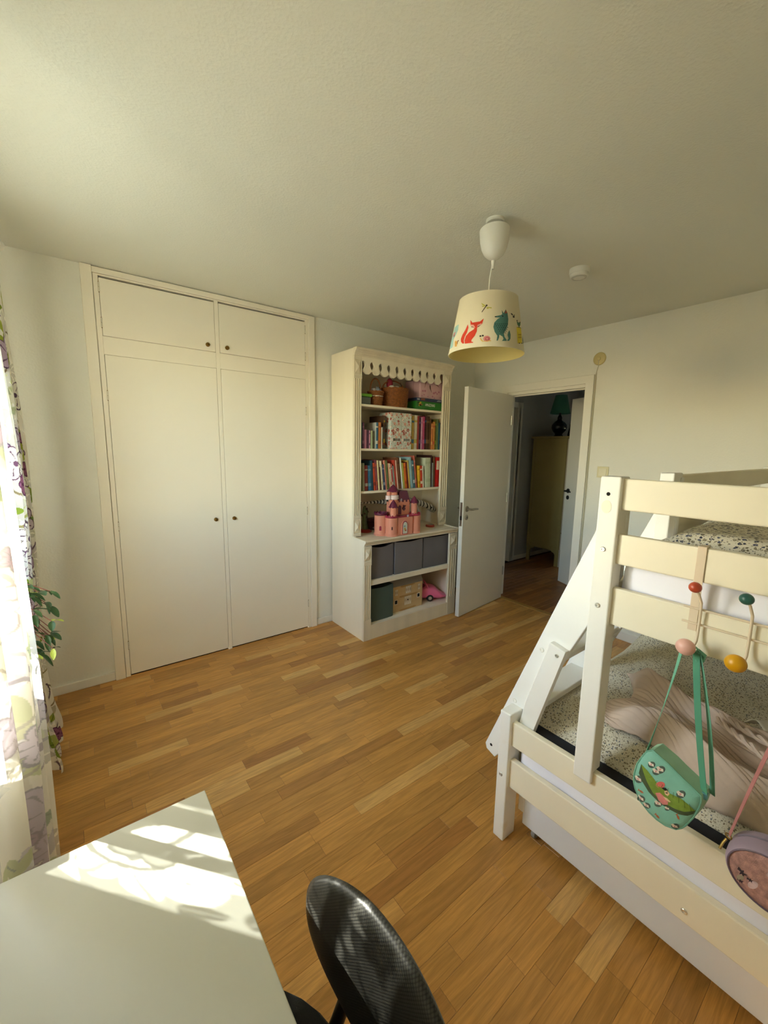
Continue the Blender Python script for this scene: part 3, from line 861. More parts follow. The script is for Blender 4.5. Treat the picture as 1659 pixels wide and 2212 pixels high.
# ------------------------------------------------------------------ top shelf
WICK = mat('wicker', '925522', 0.55, var=0.35, vscale=60, bump=0.2, bscale=300)
WICKD = mat('wicker_dark', '6d4220', 0.6, var=0.35, vscale=60)
def weave(mb, c, r0, r1, h, nst, rows, m=0):
    """real basket weave: upright stakes with canes passing in front of and behind them"""
    for k in range(nst):
        a = 2 * math.pi * k / nst
        mb.cyl((c[0] + r0 * math.cos(a), c[1] + r0 * math.sin(a), c[2]), (c[0] + r1 * math.cos(a), c[1] + r1 * math.sin(a), c[2] + h), 0.0022, n=5, m=m)
    for j in range(rows):
        t = (j + 0.5) / rows; r = r0 + (r1 - r0) * t; pts = []
        for k in range(nst * 2 + 1):
            a = math.pi * k / nst
            s = 0.0028 * math.cos(math.pi * (k / 1.0) + math.pi * (j % 2)) if k % 2 == 0 else 0
            s = 0.003 * (1 if ((k // 2 + j) % 2) else -1) if k % 2 == 0 else 0
            pts.append((c[0] + (r + s) * math.cos(a), c[1] + (r + s) * math.sin(a), c[2] + h * t))
        mb.tube(pts, h / rows * 0.52, 5, m, caps=False)
def basket(name, label, c, r0, r1, h, nst, rows, handle=None, axis=0.0):
    t = thing(name, label, 'basket', c, None)
    mb = MB(); weave(mb, c, r0, r1, h, nst, rows); tag(mb.build('woven_wall', WICK, t, smooth=True), kind='stuff')
    MB().lathe([(0, 0.002), (r0 * .98, 0.002), (r0 * .98, 0.008), (0, 0.008)], c, 24).build('base', WICKD, t)
    MB().lathe([(r0 * .93, 0.004), (r1 * .93, h * .98)], c, 24).build('lining', WICKD, t)
    pts = [(c[0] + r1 * math.cos(a) + .001 * math.cos(a * 20), c[1] + r1 * math.sin(a), c[2] + h + .0025 * math.sin(a * 14)) for a in [2 * math.pi * k / 56 for k in range(57)]]
    MB().tube(pts, 0.006, 7, caps=False).build('rim', WICK, t, smooth=True)
    if handle:
        pts = [(c[0] + r1 * math.cos(th) * math.cos(axis), c[1] + r1 * math.cos(th) * math.sin(axis), c[2] + h + (handle) * math.sin(th)) for th in [math.pi * k / 20 for k in range(21)]]
        MB().tube(pts, 0.0055, 7).build('handle', WICK, t, smooth=True)
    return t
Z1 = 1.8415
b1 = basket('wicker_basket', 'small wicker basket with arched handle and a white band, on the top shelf', (-1.474, -0.262, Z1), 0.050, 0.062, 0.108, 22, 17, 0.105, 0.2)
MB().lathe([(0.0615, 0.070), (0.0625, 0.071), (0.063, 0.076), (0.062, 0.077)], (-1.474, -0.262, Z1), 24).build('white_band', mat('cotton_white', 'e6e0d2', 0.8), b1, smooth=True)
basket('wicker_basket', 'large round wicker basket in the middle of the top shelf', (-1.262, -0.225, Z1), 0.112, 0.122, 0.150, 34, 22, 0.07, 0.1)
t = thing('plush_toy', 'small white and blue plush toy in the small wicker basket', 'toy', (-1.474, -0.262, Z1 + .09))
mb = MB(); mb.ball((-1.488, -0.255, Z1 + .118), (.022, .02, .022)); mb.build('body', mat('plush_white', 'cfcfc9', 0.9, bump=.3, bscale=400), t, smooth=True)
mb = MB(); mb.ball((-1.452, -0.268, Z1 + .122), (.020, .019, .020)).ball((-1.440, -0.285, Z1 + .115), (.010, .012, .009)).ball((-1.462, -0.262, Z1 + .142), (.006, .004, .011)).ball((-1.444, -0.258, Z1 + .142), (.006, .004, .011)); mb.build('head', mat('plush_blue', '9aa4b5', 0.9, bump=.3, bscale=400), t, smooth=True)
mb = MB(); mb.ball((-1.452, -0.2868, Z1 + .126), .0028, 8, 6).ball((-1.4365, -0.296, Z1 + .116), .003, 8, 6); mb.build('eye', DARK, t, smooth=True)
for (nm, lb, cx, cy, cz, r, col) in (('play_ball', 'red cloth bundle in the large wicker basket', -1.305, -0.225, 2.035, (.026, .03, .045), '8f2333'),
                                     ('play_ball', 'left white round toy in the large wicker basket', -1.318, -0.27, 1.998, (.026, .026, .02), 'd8d4c8'),
                                     ('play_ball', 'second white round toy in the large wicker basket', -1.268, -0.275, 1.996, (.024, .024, .02), 'd2cdbf'),
                                     ('play_ball', 'mustard yellow soft toy in the large wicker basket', -1.222, -0.26, 1.996, (.026, .025, .022), 'b98a2c')):
    o = MB().ball((cx, cy, cz), r, 16, 10).build(nm, mat('toy_' + col, col, .8, var=.15, bump=.2), None, smooth=True); tag(o, lb, 'toy')
o = MB().tube([(-1.205, -0.265, 1.985), (-1.212, -0.262, 2.03), (-1.218, -0.258, 2.05)], [.005, .004, .0025], 8).build('toy_wand', mat('toy_dark', '25201e', .5), None, smooth=True); tag(o, 'dark thin stick standing in the large wicker basket', 'toy')
# green lidded box at the left end, dark basket behind it
t = thing('food_box', 'low grey box with bright green lid at the left end of the top shelf', 'box', (-1.602, -0.27, Z1))
mb = MB(); mb.box(-1.655, -1.556, -.318, -.205, Z1 + .0005, Z1 + .058); mb.build('body', mat('smoke_plastic', '5b5f58', .25, var=.1), t, bevel=.008)
mb = MB(); mb.box(-1.660, -1.550, -.324, -.199, Z1 + .058, Z1 + .080); mb.build('lid', mat('lime_plastic', '6fae33', .4), t, bevel=.005)
basket('wicker_basket', 'dark wicker basket half hidden at the left back of the top shelf', (-1.632, -0.115, Z1), 0.055, 0.068, 0.13, 14, 8, 0.11, 0.4)
# board games and case
def gamebox(name, label, x0, x1, y0, y1, z0, z1, cbase, clid, group='board game boxes'):
    t = thing(name, label, 'game box', ((x0 + x1) / 2, (y0 + y1) / 2, z0), group)
    bxo('tray', (x0 + .002, x1 - .002, y0 + .002, y1 - .002, z0, z1 - .004), cbase, t, .0015)
    bxo('lid', (x0, x1, y0, y1, z0 + (z1 - z0) * .22, z1), clid, t, .002)
    return t
GREENB = mat('game_green', '2f7d2c', .35, var=.25, vscale=14)
t = gamebox('board_game', 'green board game box with AMAZONAS lettering, bottom of the pile on the top shelf', -1.088, -.752, -.315, -.06, Z1 + .0005, Z1 + .070, GREENB, GREENB)
fc = bpy.data.curves.new('lettering', 'FONT'); fc.body = 'AMAZONAS'; fc.size = .034; fc.extrude = .0004; fc.align_x = 'CENTER'; fc.align_y = 'CENTER'
fo = bpy.data.objects.new('lettering', fc); COL.objects.link(fo); fo.parent = t
fo.location = (.005, -.2555 + .1275 - .0006, .040); fo.location = (-.925 - t.location.x, -.3156 - t.location.y, .041); fo.rotation_euler = (math.pi / 2, 0, 0); fo.scale = (.62, 1, 1)
fc.materials.append(mat('letter_white', 'e4e2d4', .5))
lm = bpy.data.meshes.new_from_object(fo.evaluated_get(bpy.context.evaluated_depsgraph_get()))
lo = bpy.data.objects.new('lettering', lm); COL.objects.link(lo); lo.parent = t
lo.location = fo.location; lo.rotation_euler = fo.rotation_euler; lo.scale = fo.scale
bpy.data.objects.remove(fo); lo.name = 'lettering'
mb = MB(); q = random.Random(4)
for k in range(9):
    cx = q.choice([-1.06, -1.045, -1.03, -.805, -.79, -.775]) + q.uniform(-.012, .012); cz = Z1 + q.uniform(.024, .060)
    mb.prism(circle(cx, cz, q.uniform(.005, .011), 8, q.uniform(.004, .008)), 'y', -.3162, -.3148, k % 3)
mb.build('printed_animals', [mat('pr_yellow', 'b99a3a', .5), mat('pr_dark', '1e3a1a', .5), mat('pr_orange', 'a5642c', .5)], t)
t = gamebox('board_game', 'flat blue board game box on top of the green one', -1.078, -.760, -.312, -.07, Z1 + .0708, Z1 + .098, mat('game_blue', '2c3552', .4, var=.2), mat('game_blue2', '343f63', .4, var=.35, vscale=18))
mb = MB(); mb.box(-1.03, -.985, -.3128, -.3118, Z1 + .079, Z1 + .096, 0); mb.box(-1.072, -1.045, -.3128, -.3118, Z1 + .08, Z1 + .09, 1); mb.box(-.84, -.79, -.3128, -.3118, Z1 + .080, Z1 + .086, 1); mb.box(-.83, -.79, -.3128, -.3118, Z1 + .088, Z1 + .092, 1)
mb.build('printed_panel', [mat('pr_rust', '8d5240', .5), mat('pr_grey', 'a8abb5', .5)], t)
PINKC = mat('pink_case', 'd2a9ae', .55, var=.12, vscale=10)
t = thing('toy_suitcase', 'pink cardboard suitcase with birds standing on the board games', 'suitcase', (-.895, -.2, Z1 + .0985))
bxo('body', (-1.034, -.757, -.300, -.10, Z1 + .0985, Z1 + .255), PINKC, t, .012)
bxo('lid_seam', (-1.0345, -.7565, -.218, -.214, Z1 + .0995, Z1 + .2545), mat('pink_case_edge', 'b98a92', .5), t, .001)
MB().tube([(-.94, -.2, Z1 + .252), (-.94, -.2, Z1 + .272), (-.85, -.2, Z1 + .272), (-.85, -.2, Z1 + .252)], .005, 8).build('handle', mat('case_handle', '9c7a55', .6), t, smooth=True)
def flat(mb, pts, m=0, y=-.3008): mb.prism(pts, 'y', y, y + .001, m)
mb = MB(); zc = Z1 + .0985
for (cx, cz, r) in ((-1.0, .06, .010), (-.975, .062, .011), (-.985, .03, .007), (-.94, .018, .006), (-.87, .052, .012), (-.85, .06, .010), (-.83, .05, .009), (-.885, .022, .009), (-.862, .012, .006), (-.81, .066, .01), (-.79, .02, .006), (-1.01, .02, .006)):
    flat(mb, circle(cx, zc + cz, r, 9, r * .8), 0)
def bird(cx, cz, s, a):
    pts = [(-.30, .9), (-.1, 1.0), (.08, .8), (.2, .35), (.22, 0), (.45, -.6), (.55, -1.0), (.35, -.7), (.1, -.25), (-.12, -.1), (-.25, .35)]
    ca, sa = math.cos(a), math.sin(a)
    return [(cx + s * (p[0] * ca - p[1] * sa), zc + cz + s * (p[0] * sa + p[1] * ca)) for p in pts]
flat(mb, bird(-.915, .085, .032, 0), 1); flat(mb, bird(-.842, .125, .034, .6), 1); flat(mb, bird(-.975, .12, .03, -.7), 2)
mb.build('printed_birds', [mat('pr_rose', 'b8788a', .6), mat('pr_birdbrown', '5c4438', .6), mat('pr_branch', '9a7466', .6)], t)

# ------------------------------------------------------------------ counter: castle, dinosaur and small toys
ZC = 0.8095
CP = mat('castle_pink', 'dd9076', .35, var=.03); CR = mat('castle_red', '9c2440', .35, var=.05); CV = mat('castle_violet', '641c38', .35, var=.06); CW = mat('castle_white', 'e3ccc8', .35, var=.04); CD = mat('castle_dark', '4a1420', .5)
cs = thing('toy_castle', 'pink plastic toy castle with dark red roofs on the bookcase counter', 'toy castle', (-1.33, -0.41, ZC))
def rtow(x, y, z0, z1, r, n=20): return [(r, z0), (r, z1)]
def arch(x, z, w, h, n=8): return [(x - w / 2, z), (x + w / 2, z)] + [(x + w / 2 * math.cos(math.pi * k / n), z + h - w / 2 * 1.3 + w / 2 * 1.3 * math.sin(math.pi * k / n)) for k in range(n + 1)]
mb = MB()
mb.box(-1.480, -1.135, -.465, -.33, ZC, ZC + .150)
mb.lathe([(0, 0), (.056, 0), (.056, .012), (.050, .018), (.050, .150), (0, .150)], (-1.432, -.445, ZC), 24)
mb.lathe([(0, 0), (.052, 0), (.052, .012), (.047, .018), (.047, .150), (0, .150)], (-1.188, -.445, ZC), 24)
mb.lathe([(0, 0), (.058, 0), (.058, .012), (.052, .018), (.052, .165), (0, .165)], (-1.488, -.375, ZC), 24)
mb.box(-1.395, -1.24, -.485, -.44, ZC, ZC + .148)
mb.build('lower_wall', CP, cs, smooth=True, bevel=.002)
mb = MB()
mb.box(-1.405, -1.225, -.425, -.34, ZC + .15, ZC + .265)
for k in range(5): mb.box(-1.405 + .038 * k, -1.386 + .038 * k, -.428, -.412, ZC + .263, ZC + .279)
mb.build('keep', CP, cs, bevel=.0015)
mb = MB(); mb.prism([(-1.345, 1.072), (-1.225, 1.072), (-1.225, 1.085), (-1.255, 1.165), (-1.335, 1.165), (-1.345, 1.09)], 'y', -.425, -.345); mb.build('keep_roof', CV, cs, bevel=.002)
def merlon_ring(c, r, z, n, m=0, h=.010):
    mb = MB(); mb.lathe([(0, z), (r, z), (r + .004, z + .004), (r + .004, z + .016), (r - .004, z + .016), (r - .004, z + .006), (0, z + .006)], (c[0], c[1], 0), 24)
    for k in range(n):
        a = 2 * math.pi * k / n
        mb.add([], []); q = MB().box(-.005, .005, -.003, .003, z + .014, z + .014 + h).xform(Matrix.Translation((c[0] + r * math.cos(a), c[1] + r * math.sin(a), 0)) @ Matrix.Rotation(a + math.pi / 2, 4, 'Z')); mb.add(q.v, q.f)
    return mb
merlon_ring((-1.432, -.445), .050, ZC + .148, 12).build('battlement', CR, cs, smooth=True)
merlon_ring((-1.188, -.445), .047, ZC + .148, 12).build('battlement', CR, cs, smooth=True)
merlon_ring((-1.488, -.375), .052, ZC + .168, 12).build('battlement', CV, cs, smooth=True)
mb = MB(); mb.box(-1.400, -1.235, -.488, -.43, ZC + .148, ZC + .160); mb.build('battlement', CR, cs, bevel=.002)
def tower(x, y, z0, z1, r, zr, rr, cm=CP):
    o = MB().lathe([(0, z0), (r * 1.08, z0), (r, z0 + .01), (r, z1 - .012), (r * 1.12, z1 - .004), (r * 1.12, z1), (0, z1)], (x, y, 0), 20).build('tower', cm, cs, smooth=True)
    mb = MB(); prof = [(rr * 1.05, z1 - .004), (rr * .80, z1 + (zr - z1) * .30), (rr * .42, z1 + (zr - z1) * .68), (rr * .1, zr - .006), (0, zr)]
    mb.lathe(prof, (x, y, 0), 20)
    for k in range(8):
        a = 2 * math.pi * k / 8; mb.ball((x + rr * math.cos(a), y + rr * math.sin(a), z1 - .003), .0055, 8, 6)
    mb.build('spire', CV, o, smooth=True)
    return o
tower(-1.436, -.470, ZC + .155, 1.048, .026, 1.108, .034)
tower(-1.190, -.440, ZC + .155, 1.066, .026, 1.122, .033)
mt = tower(-1.385, -.40, ZC + .20, 1.165, .036, 1.222, .046)
MB().lathe([(.040, 1.098), (.047, 1.102), (.047, 1.132), (.040, 1.136)], (-1.385, -.40, 0), 20).build('balcony', CW, mt, smooth=True)
MB().lathe([(.0, 1.098), (.024, 1.100), (.024, 1.132), (0, 1.136)], (-1.437, -.405, 0), 14).build('balcony', CW, mt, smooth=True)
MB().lathe([(.0, 1.132), (.018, 1.134), (.018, 1.162), (0, 1.166)], (-1.434, -.405, 0), 14).build('turret', CP, mt, smooth=True)
def opening(x, z, w, h, y, m, name, fr=CP):
    o = MB().prism(arch(x, z - .004, w + .014, h + .010), 'y', y, y + .006).build('surround', fr, cs, bevel=.001)
    MB().prism(arch(x, z, w, h), 'y', y - .0012, y + .004).build(name, m, o)
    return o
gate = opening(-1.327, ZC + .010, .054, .108, -.491, CR, 'gate')
mb = MB(); mb.prism(arch(-1.327, ZC + .014, .044, .096), 'y', -.4932, -.4915, 0); mb.prism(circle(-1.330, ZC + .052, .009, 10, .012), 'y', -.4940, -.4928, 1); mb.prism(circle(-1.322, ZC + .040, .010, 10, .008), 'y', -.4940, -.4928, 2); mb.prism(circle(-1.333, ZC + .075, .011, 10, .007), 'y', -.4940, -.4928, 3)
mb.build('gate_picture', [mat('pr_pale', 'c9cdbf', .4), mat('pr_gold', 'c2a24a', .4), mat('pr_coral', 'bf6a58', .4), mat('pr_sky', '86a3a8', .4)], gate)
# the arched window of the round tower on the left, as a patch that follows the curve
def cyl_patch(c, r, poly, name, m, parent, a0):
    return MB().decal(poly, lambda u, v: (c[0] + r * math.cos(a0 + u / r), c[1] + r * math.sin(a0 + u / r), v), .006).build(name, m, parent)
cyl_patch((-1.488, -.375), .0525, arch(0.010, ZC + .022, .036, .074), 'window_opening', CD, cs, R(285))
cyl_patch((-1.488, -.375), .0525, arch(-.032, ZC + .045, .018, .038), 'window_opening', CR, cs, R(265))
cyl_patch((-1.432, -.445), .0505, arch(-.028, ZC + .055, .011, .026), 'window_opening', CD, cs, R(270))
opening(-1.335, ZC + .163, .034, .076, -.4275, CV, 'window_pane')
mb = MB(); mb.prism([(-1.302, 1.01), (-1.29, 1.0), (-1.275, 1.015), (-1.283, 1.03), (-1.27, 1.045), (-1.287, 1.04), (-1.295, 1.05), (-1.298, 1.03), (-1.31, 1.022)], 'y', -.432, -.425); mb.build('flag_ornament', CV, cs)
MB().ball((-1.300, -.492, ZC + .158), (.011, .004, .011)).build('shield', mat('pr_silver', 'b5a9b5', .3, metal=.3), cs, smooth=True)
MB().ball((-1.318, -.427, 1.092), (.010, .005, .013)).build('clock', mat('pr_silver', 'b5a9b5', .3), cs, smooth=True)

def striped(name, c0, c1, scale):
    m = bpy.data.materials.new(name); m.use_nodes = True
    nt = m.node_tree; N, L = nt.nodes, nt.links
    b = N['Principled BSDF']; b.inputs['Roughness'].default_value = .4
    tc = N.new('ShaderNodeTexCoord'); w = N.new('ShaderNodeTexWave'); w.inputs['Scale'].default_value = scale; w.inputs['Distortion'].default_value = 3.0; w.inputs['Detail'].default_value = 1; w.inputs['Detail Scale'].default_value = 2.0
    L.new(tc.outputs['Object'], w.inputs['Vector'])
    r = N.new('ShaderNodeValToRGB'); r.color_ramp.interpolation = 'CONSTANT'
    r.color_ramp.elements[0].color = lin(c1); r.color_ramp.elements[1].color = lin(c0); r.color_ramp.elements[1].position = .24
    L.new(w.outputs['Fac'], r.inputs[0]); L.new(r.outputs[0], b.inputs['Base Color'])
    return m
STRIPE = striped('dino_stripes', 'd6d2c8', '26221f', 9)
dn = thing('toy_dinosaur', 'white toy dinosaur with black stripes behind the castle', 'toy', (-1.08, -.17, ZC))
path = [(-1.645, -.20, 1.058), (-1.55, -.20, 1.056), (-1.45, -.19, 1.054), (-1.37, -.185, 1.052), (-1.29, -.18, 1.048), (-1.20, -.17, 1.03), (-1.10, -.17, 1.02), (-1.01, -.175, 1.022), (-.93, -.185, 1.018), (-.87, -.195, 1.004), (-.82, -.205, .985)]
MB().tube(path, [.004, .008, .011, .016, .026, .046, .050, .042, .030, .027, .026], 14).build('body', STRIPE, dn, smooth=True)
hd = MB().tube([(-.835, -.205, .988), (-.79, -.21, .972), (-.75, -.215, .950), (-.715, -.218, .930)], [.022, .030, .022, .009], 12).build('head', STRIPE, dn, smooth=True)
MB().tube([(-.80, -.21, .952), (-.765, -.214, .932), (-.735, -.217, .918)], [.014, .012, .006], 10).build('jaw', mat('dino_white', 'cdc8bb', .4), hd, smooth=True)
MB().ball((-.79, -.236, .968), .007, 10, 8).build('eye', DARK, hd, smooth=True)
for (lx, ly) in ((-1.20, -.215), (-1.17, -.125)):
    MB().tube([(lx, ly, 1.02), (lx + .035, ly, .96), (lx - .02, ly, .90), (lx + .01, ly, .835), (lx + .055, ly, ZC + .012)], [.03, .026, .016, .013, .010], 10).ball((lx + .03, ly, ZC + .011), (.035, .018, .011)).build('leg', STRIPE, dn, smooth=True)
for ly in (-.215, -.155):
    MB().tube([(-.965, ly, 1.0), (-.935, ly, .955), (-.91, ly, .93), (-.905, ly, .90)], [.012, .009, .007, .004], 8).build('arm', mat('dino_white', 'cdc8bb', .4), dn, smooth=True)

t = thing('toy_compact', 'round red toy compact with a silver lid right of the castle', 'toy', (-.892, -.33, ZC))
MB().lathe([(0, 0), (.038, 0), (.041, .004), (.041, .014), (.036, .019), (0, .019)], (-.892, -.33, ZC), 28).build('case', mat('compact_red', 'b8483c', .35), t, smooth=True)
MB().lathe([(.0, .026), (.016, .025), (.026, .021), (.028, .019), (0, .019)], (-.888, -.325, ZC), 24).build('lid', STEEL, t, smooth=True)
t = thing('toy_figure', 'green and brown toy tree figure on a red base behind the left pilaster', 'toy', (-1.52, -.20, ZC))
MB().lathe([(0, 0), (.055, 0), (.058, .006), (.040, .020), (.010, .028), (0, .028)], (-1.52, -.20, ZC), 22).build('base', mat('figure_red', 'a5352b', .4), t, smooth=True)
mb = MB(); mb.tube([(-1.52, -.20, ZC + .02), (-1.528, -.20, ZC + .09), (-1.522, -.20, ZC + .17), (-1.53, -.20, ZC + .215)], [.026, .020, .024, .010], 12)
mb.build('body', mat('figure_green', '5d6a45', .6, var=.4, vscale=40), t, smooth=True)
mb = MB(); q = random.Random(3)
for k in range(9): mb.ball((-1.525 + q.uniform(-.022, .022), -.20 + q.uniform(-.022, .012), ZC + .10 + .014 * k), (.011, .009, .010), 8, 6)
mb.build('spots', mat('figure_brown', '4d382a', .6, var=.3), t, smooth=True)
t = thing('toy_chest', 'dark red toy box with a silver clasp left behind the castle', 'toy', (-1.40, -.14, ZC))
bxo('body', (-1.455, -1.345, -.175, -.10, ZC + .0005, ZC + .075), mat('chest_red', '4a1f22', .4), t, .003)
MB().lathe([(.0, 0), (.0545, 0)], (0, 0, 0), 4).build('lid_seam', CD, t) if False else bxo('lid', (-1.457, -1.343, -.178, -.098, ZC + .0755, ZC + .098), mat('chest_red2', '5a252a', .4), t, .006)
MB().ball((-1.41, -.180, ZC + .02), (.018, .010, .008), 12, 8).build('clasp', STEEL, t, smooth=True)

# ------------------------------------------------------------------ storage bins
def bin_(name, label, x0, x1, y0, y1, z0, z1, col, sag=0.02, group='grey fabric bins in the bookcase'):
    t = thing(name, label, 'storage bin', ((x0 + x1) / 2, (y0 + y1) / 2, z0), group)
    M_ = mat('bin_' + col, col, .85, var=.06, vscale=5, bump=.35, bscale=500)
    n = 12; xm, ym = (x0 + x1) / 2, (y0 + y1) / 2
    def ring(z, g, dip=0.0):
        P = []
        for (ax, ay, bx_, by_) in ((x0, y0, x1, y0), (x1, y0, x1, y1), (x1, y1, x0, y1), (x0, y1, x0, y0)):
            for k in range(n):
                u = k / n; bow = math.sin(math.pi * u)
                x = ax + (bx_ - ax) * u; y = ay + (by_ - ay) * u
                nx, ny = (by_ - ay), -(bx_ - ax); l = math.hypot(nx, ny)
                P.append((xm + (x - xm) * (1 - g) + nx / l * 0.0 * bow, ym + (y - ym) * (1 - g) + ny / l * .004 * bow, z - dip * bow))
        return P
    mb = MB(); rings = [ring(z0, .03), ring(z0 + .01, .0), ring(z0 + (z1 - z0) * .5, -.004), ring(z1, .012, sag), ring(z1 - .001, .035, sag), ring(z0 + .012, .05)]
    o = 0
    for r_ in rings: mb.v.extend(r_)
    k4 = 4 * n
    for j in range(len(rings) - 1):
        for i in range(k4):
            mb.f.append((j * k4 + i, j * k4 + (i + 1) % k4, (j + 1) * k4 + (i + 1) % k4, (j + 1) * k4 + i)); mb.m.append(0)
    mb.f.append(tuple(range(k4 - 1, -1, -1))); mb.m.append(0)
    mb.f.append(tuple(range(5 * k4, 6 * k4))); mb.m.append(0)
    mb.build('body', M_, t, smooth=True, angle=50)
    zt = z1 - sag * .5
    MB().box(x0 + .006, x1 - .006, y0 + .0, y0 + .003, z1 - .035, z1 - .033).build('hem', M_, t)
    return t
bin_('storage_bin', 'left grey fabric bin on the middle lower shelf', -1.662, -1.420, -.462, -.10, .4805, .752, '6f6a6c')
bin_('storage_bin', 'middle grey fabric bin, its folded front panel lighter than its neighbours', -1.408, -1.102, -.468, -.10, .4805, .754, '787375', .012)
bin_('storage_bin', 'right grey fabric bin on the middle lower shelf', -1.092, -.742, -.464, -.10, .4805, .752, '6c686b', .004)
bin_('storage_bin', 'dark green fabric bin at the bottom left of the bookcase', -1.662, -1.405, -.452, -.10, .1185, .405, '4c5c55', .012, None)

# wooden doll's house box
dh = thing('doll_house', 'light wooden doll house box with printed windows on the bottom shelf', 'doll house', (-1.205, -.30, .1185))
PLY = mat('plywood', 'c9a878', .6, var=.08, vscale=3, stretch=(1, 1, 8), bump=.1)
PLYE = mat('plywood_edge', 'b48d55', .6, var=.1)
yf = -.405
MB().box(-1.378, -1.034, yf, yf + .008, .1185, .345).box(-1.378, -1.370, yf + .008, -.16, .1185, .345).box(-1.042, -1.034, yf + .008, -.16, .1185, .345).box(-1.37, -1.042, -.168, -.16, .1185, .345).box(-1.37, -1.042, yf + .008, -.168, .1185, .126).build('body', PLY, dh, bevel=.001)
MB().prism([(yf - .004, .345), (yf + .03, .405), (-.19, .405), (-.155, .345)], 'x', -1.382, -1.030).build('roof', mat('house_roof', '8e857a', .7, var=.06), dh, bevel=.002)
for (a0_, a1_, z) in ((-1.29, -1.12, .338), (-1.30, -1.08, .248), (-1.30, -1.10, .128)):
    MB().prism([(a0_, z - .004), (a0_ + .02, z - .010), (a1_ - .03, z - .008), (a1_, z + .002), (a1_ - .02, z + .008), (a0_ + .01, z + .006)], 'y', yf - .002, yf + .001).build('ledge', PLYE, dh, bevel=.001)
PRW = mat('house_print', 'dcd2bc', .6, var=.04)
def win(x, z, w, h, hole=None, bars=True):
    o = bxo('printed_window', (x - w / 2, x + w / 2, yf - .0015, yf + .001, z - h / 2, z + h / 2), PRW, dh)
    if hole: MB().box(x - hole / 2, x + hole / 2, yf - .0022, yf, z - hole / 2 * 1.2, z + hole / 2 * 1.2).build('opening', DARK, o)
    if bars:
        mb = MB(); g = .003
        nx_ = max(2, int(w / .018))
        for k in range(nx_ + 1):
            xx = x - w / 2 + w * k / nx_
            mb.box(xx - .0012, xx + .0012, yf - .0024, yf - .0012, z - h / 2, z + h / 2)
        for k in range(nx_):
            xx = x - w / 2 + w * (k + .5) / nx_
            mb.prism([(xx - w / nx_ * .3, z), (xx, z - h * .3), (xx + w / nx_ * .3, z), (xx, z + h * .3)], 'y', yf - .0024, yf - .0012)
        mb.build('printed_lattice', mat('house_lattice', 'b79f7c', .6), o)
win(-1.333, .292, .032, .052); win(-1.075, .300, .030, .050); win(-1.200, .298, .062, .062); win(-1.204, .206, .078, .086)
MB().prism(circle(-1.204, .206, .006, 12), 'y', yf - .003, yf - .0015).build('door_hole', DARK, dh)
win(-1.336, .208, .036, .042, .026, False); win(-1.080, .222, .034, .042, .024, False)

# pink toy car
car = thing('toy_car', 'bright pink plastic toy convertible at the bottom right of the bookcase', 'toy car', (-.87, -.27, .1185))
PKC = mat('hot_pink', 'e66d92', .3, var=.05)
# body: cross sections along its length, nose to the front right
def sec(t):   # t 0 tail .. 1 nose : half width, belly, top
    hw = .082 * (1 - .35 * smoothstep(.75, 1.0, t)) * (1 - .15 * smoothstep(.25, 0, t))
    top = .115 + .02 * math.sin(math.pi * min(1, t * 1.3)) - .070 * smoothstep(.60, 1.0, t)
    return hw, .022 + .008 * smoothstep(.8, 1, t), top
mb = MB(); NS, NK = 22, 16
for i in range(NS + 1):
    t = i / NS; hw, zb, zt = sec(t)
    for k in range(NK):
        a = 2 * math.pi * k / NK; c_, s_ = math.cos(a), math.sin(a)
        e = .55
        yy_ = hw * math.copysign(abs(c_) ** e, c_); zz_ = (zb + zt) / 2 + (zt - zb) / 2 * math.copysign(abs(s_) ** e, s_)
        mb.v.append((-.15 + .30 * t, yy_, zz_))
for i in range(NS):
    for k in range(NK):
        mb.f.append((i * NK + k, i * NK + (k + 1) % NK, (i + 1) * NK + (k + 1) % NK, (i + 1) * NK + k)); mb.m.append(0)
mb.f.append(tuple(range(NK - 1, -1, -1))); mb.m.append(0); mb.f.append(tuple(range(NS * NK, NS * NK + NK))); mb.m.append(0)
TM = Matrix.Translation((-.868, -.325, .1185)) @ Matrix.Rotation(R(-30), 4, 'Z')
mb.xform(TM); mb.build('body', PKC, car, smooth=True, angle=60)
mb = MB()
pts = [(-.03, -.068, .125), (-.042, -.062, .155), (-.054, -.033, .172), (-.056, 0, .175), (-.054, .033, .172), (-.042, .062, .155), (-.03, .068, .125)]
mb.tube(pts, .0055, 8); mb.xform(TM); mb.build('windscreen_frame', PKC, car, smooth=True)
mb = MB(); mb.ball((-.085, 0, .126), (.05, .056, .020), 18, 10); mb.xform(TM); mb.build('cockpit', mat('cockpit_pink', '8e2a55', .5), car, smooth=True)
for wx in (-.115, -.012):
    for s_ in (-1, 1):
        c_ = (wx, s_ * .072, .033)
        mb = MB().lathe([(0, -.012), (.020, -.012), (.031, -.010), (.033, -.004), (.033, .004), (.031, .010), (.020, .012), (0, .012)], c_, 22, axis='y'); mb.xform(TM)
        w_ = mb.build('wheel', mat('tyre_black', '1a1818', .5), car, smooth=True)
        mb = MB().lathe([(0, s_ * .0145), (.016, s_ * .0125), (.018, s_ * .011)], c_, 16, axis='y'); mb.xform(TM); mb.build('hubcap', STEEL, w_, smooth=True)

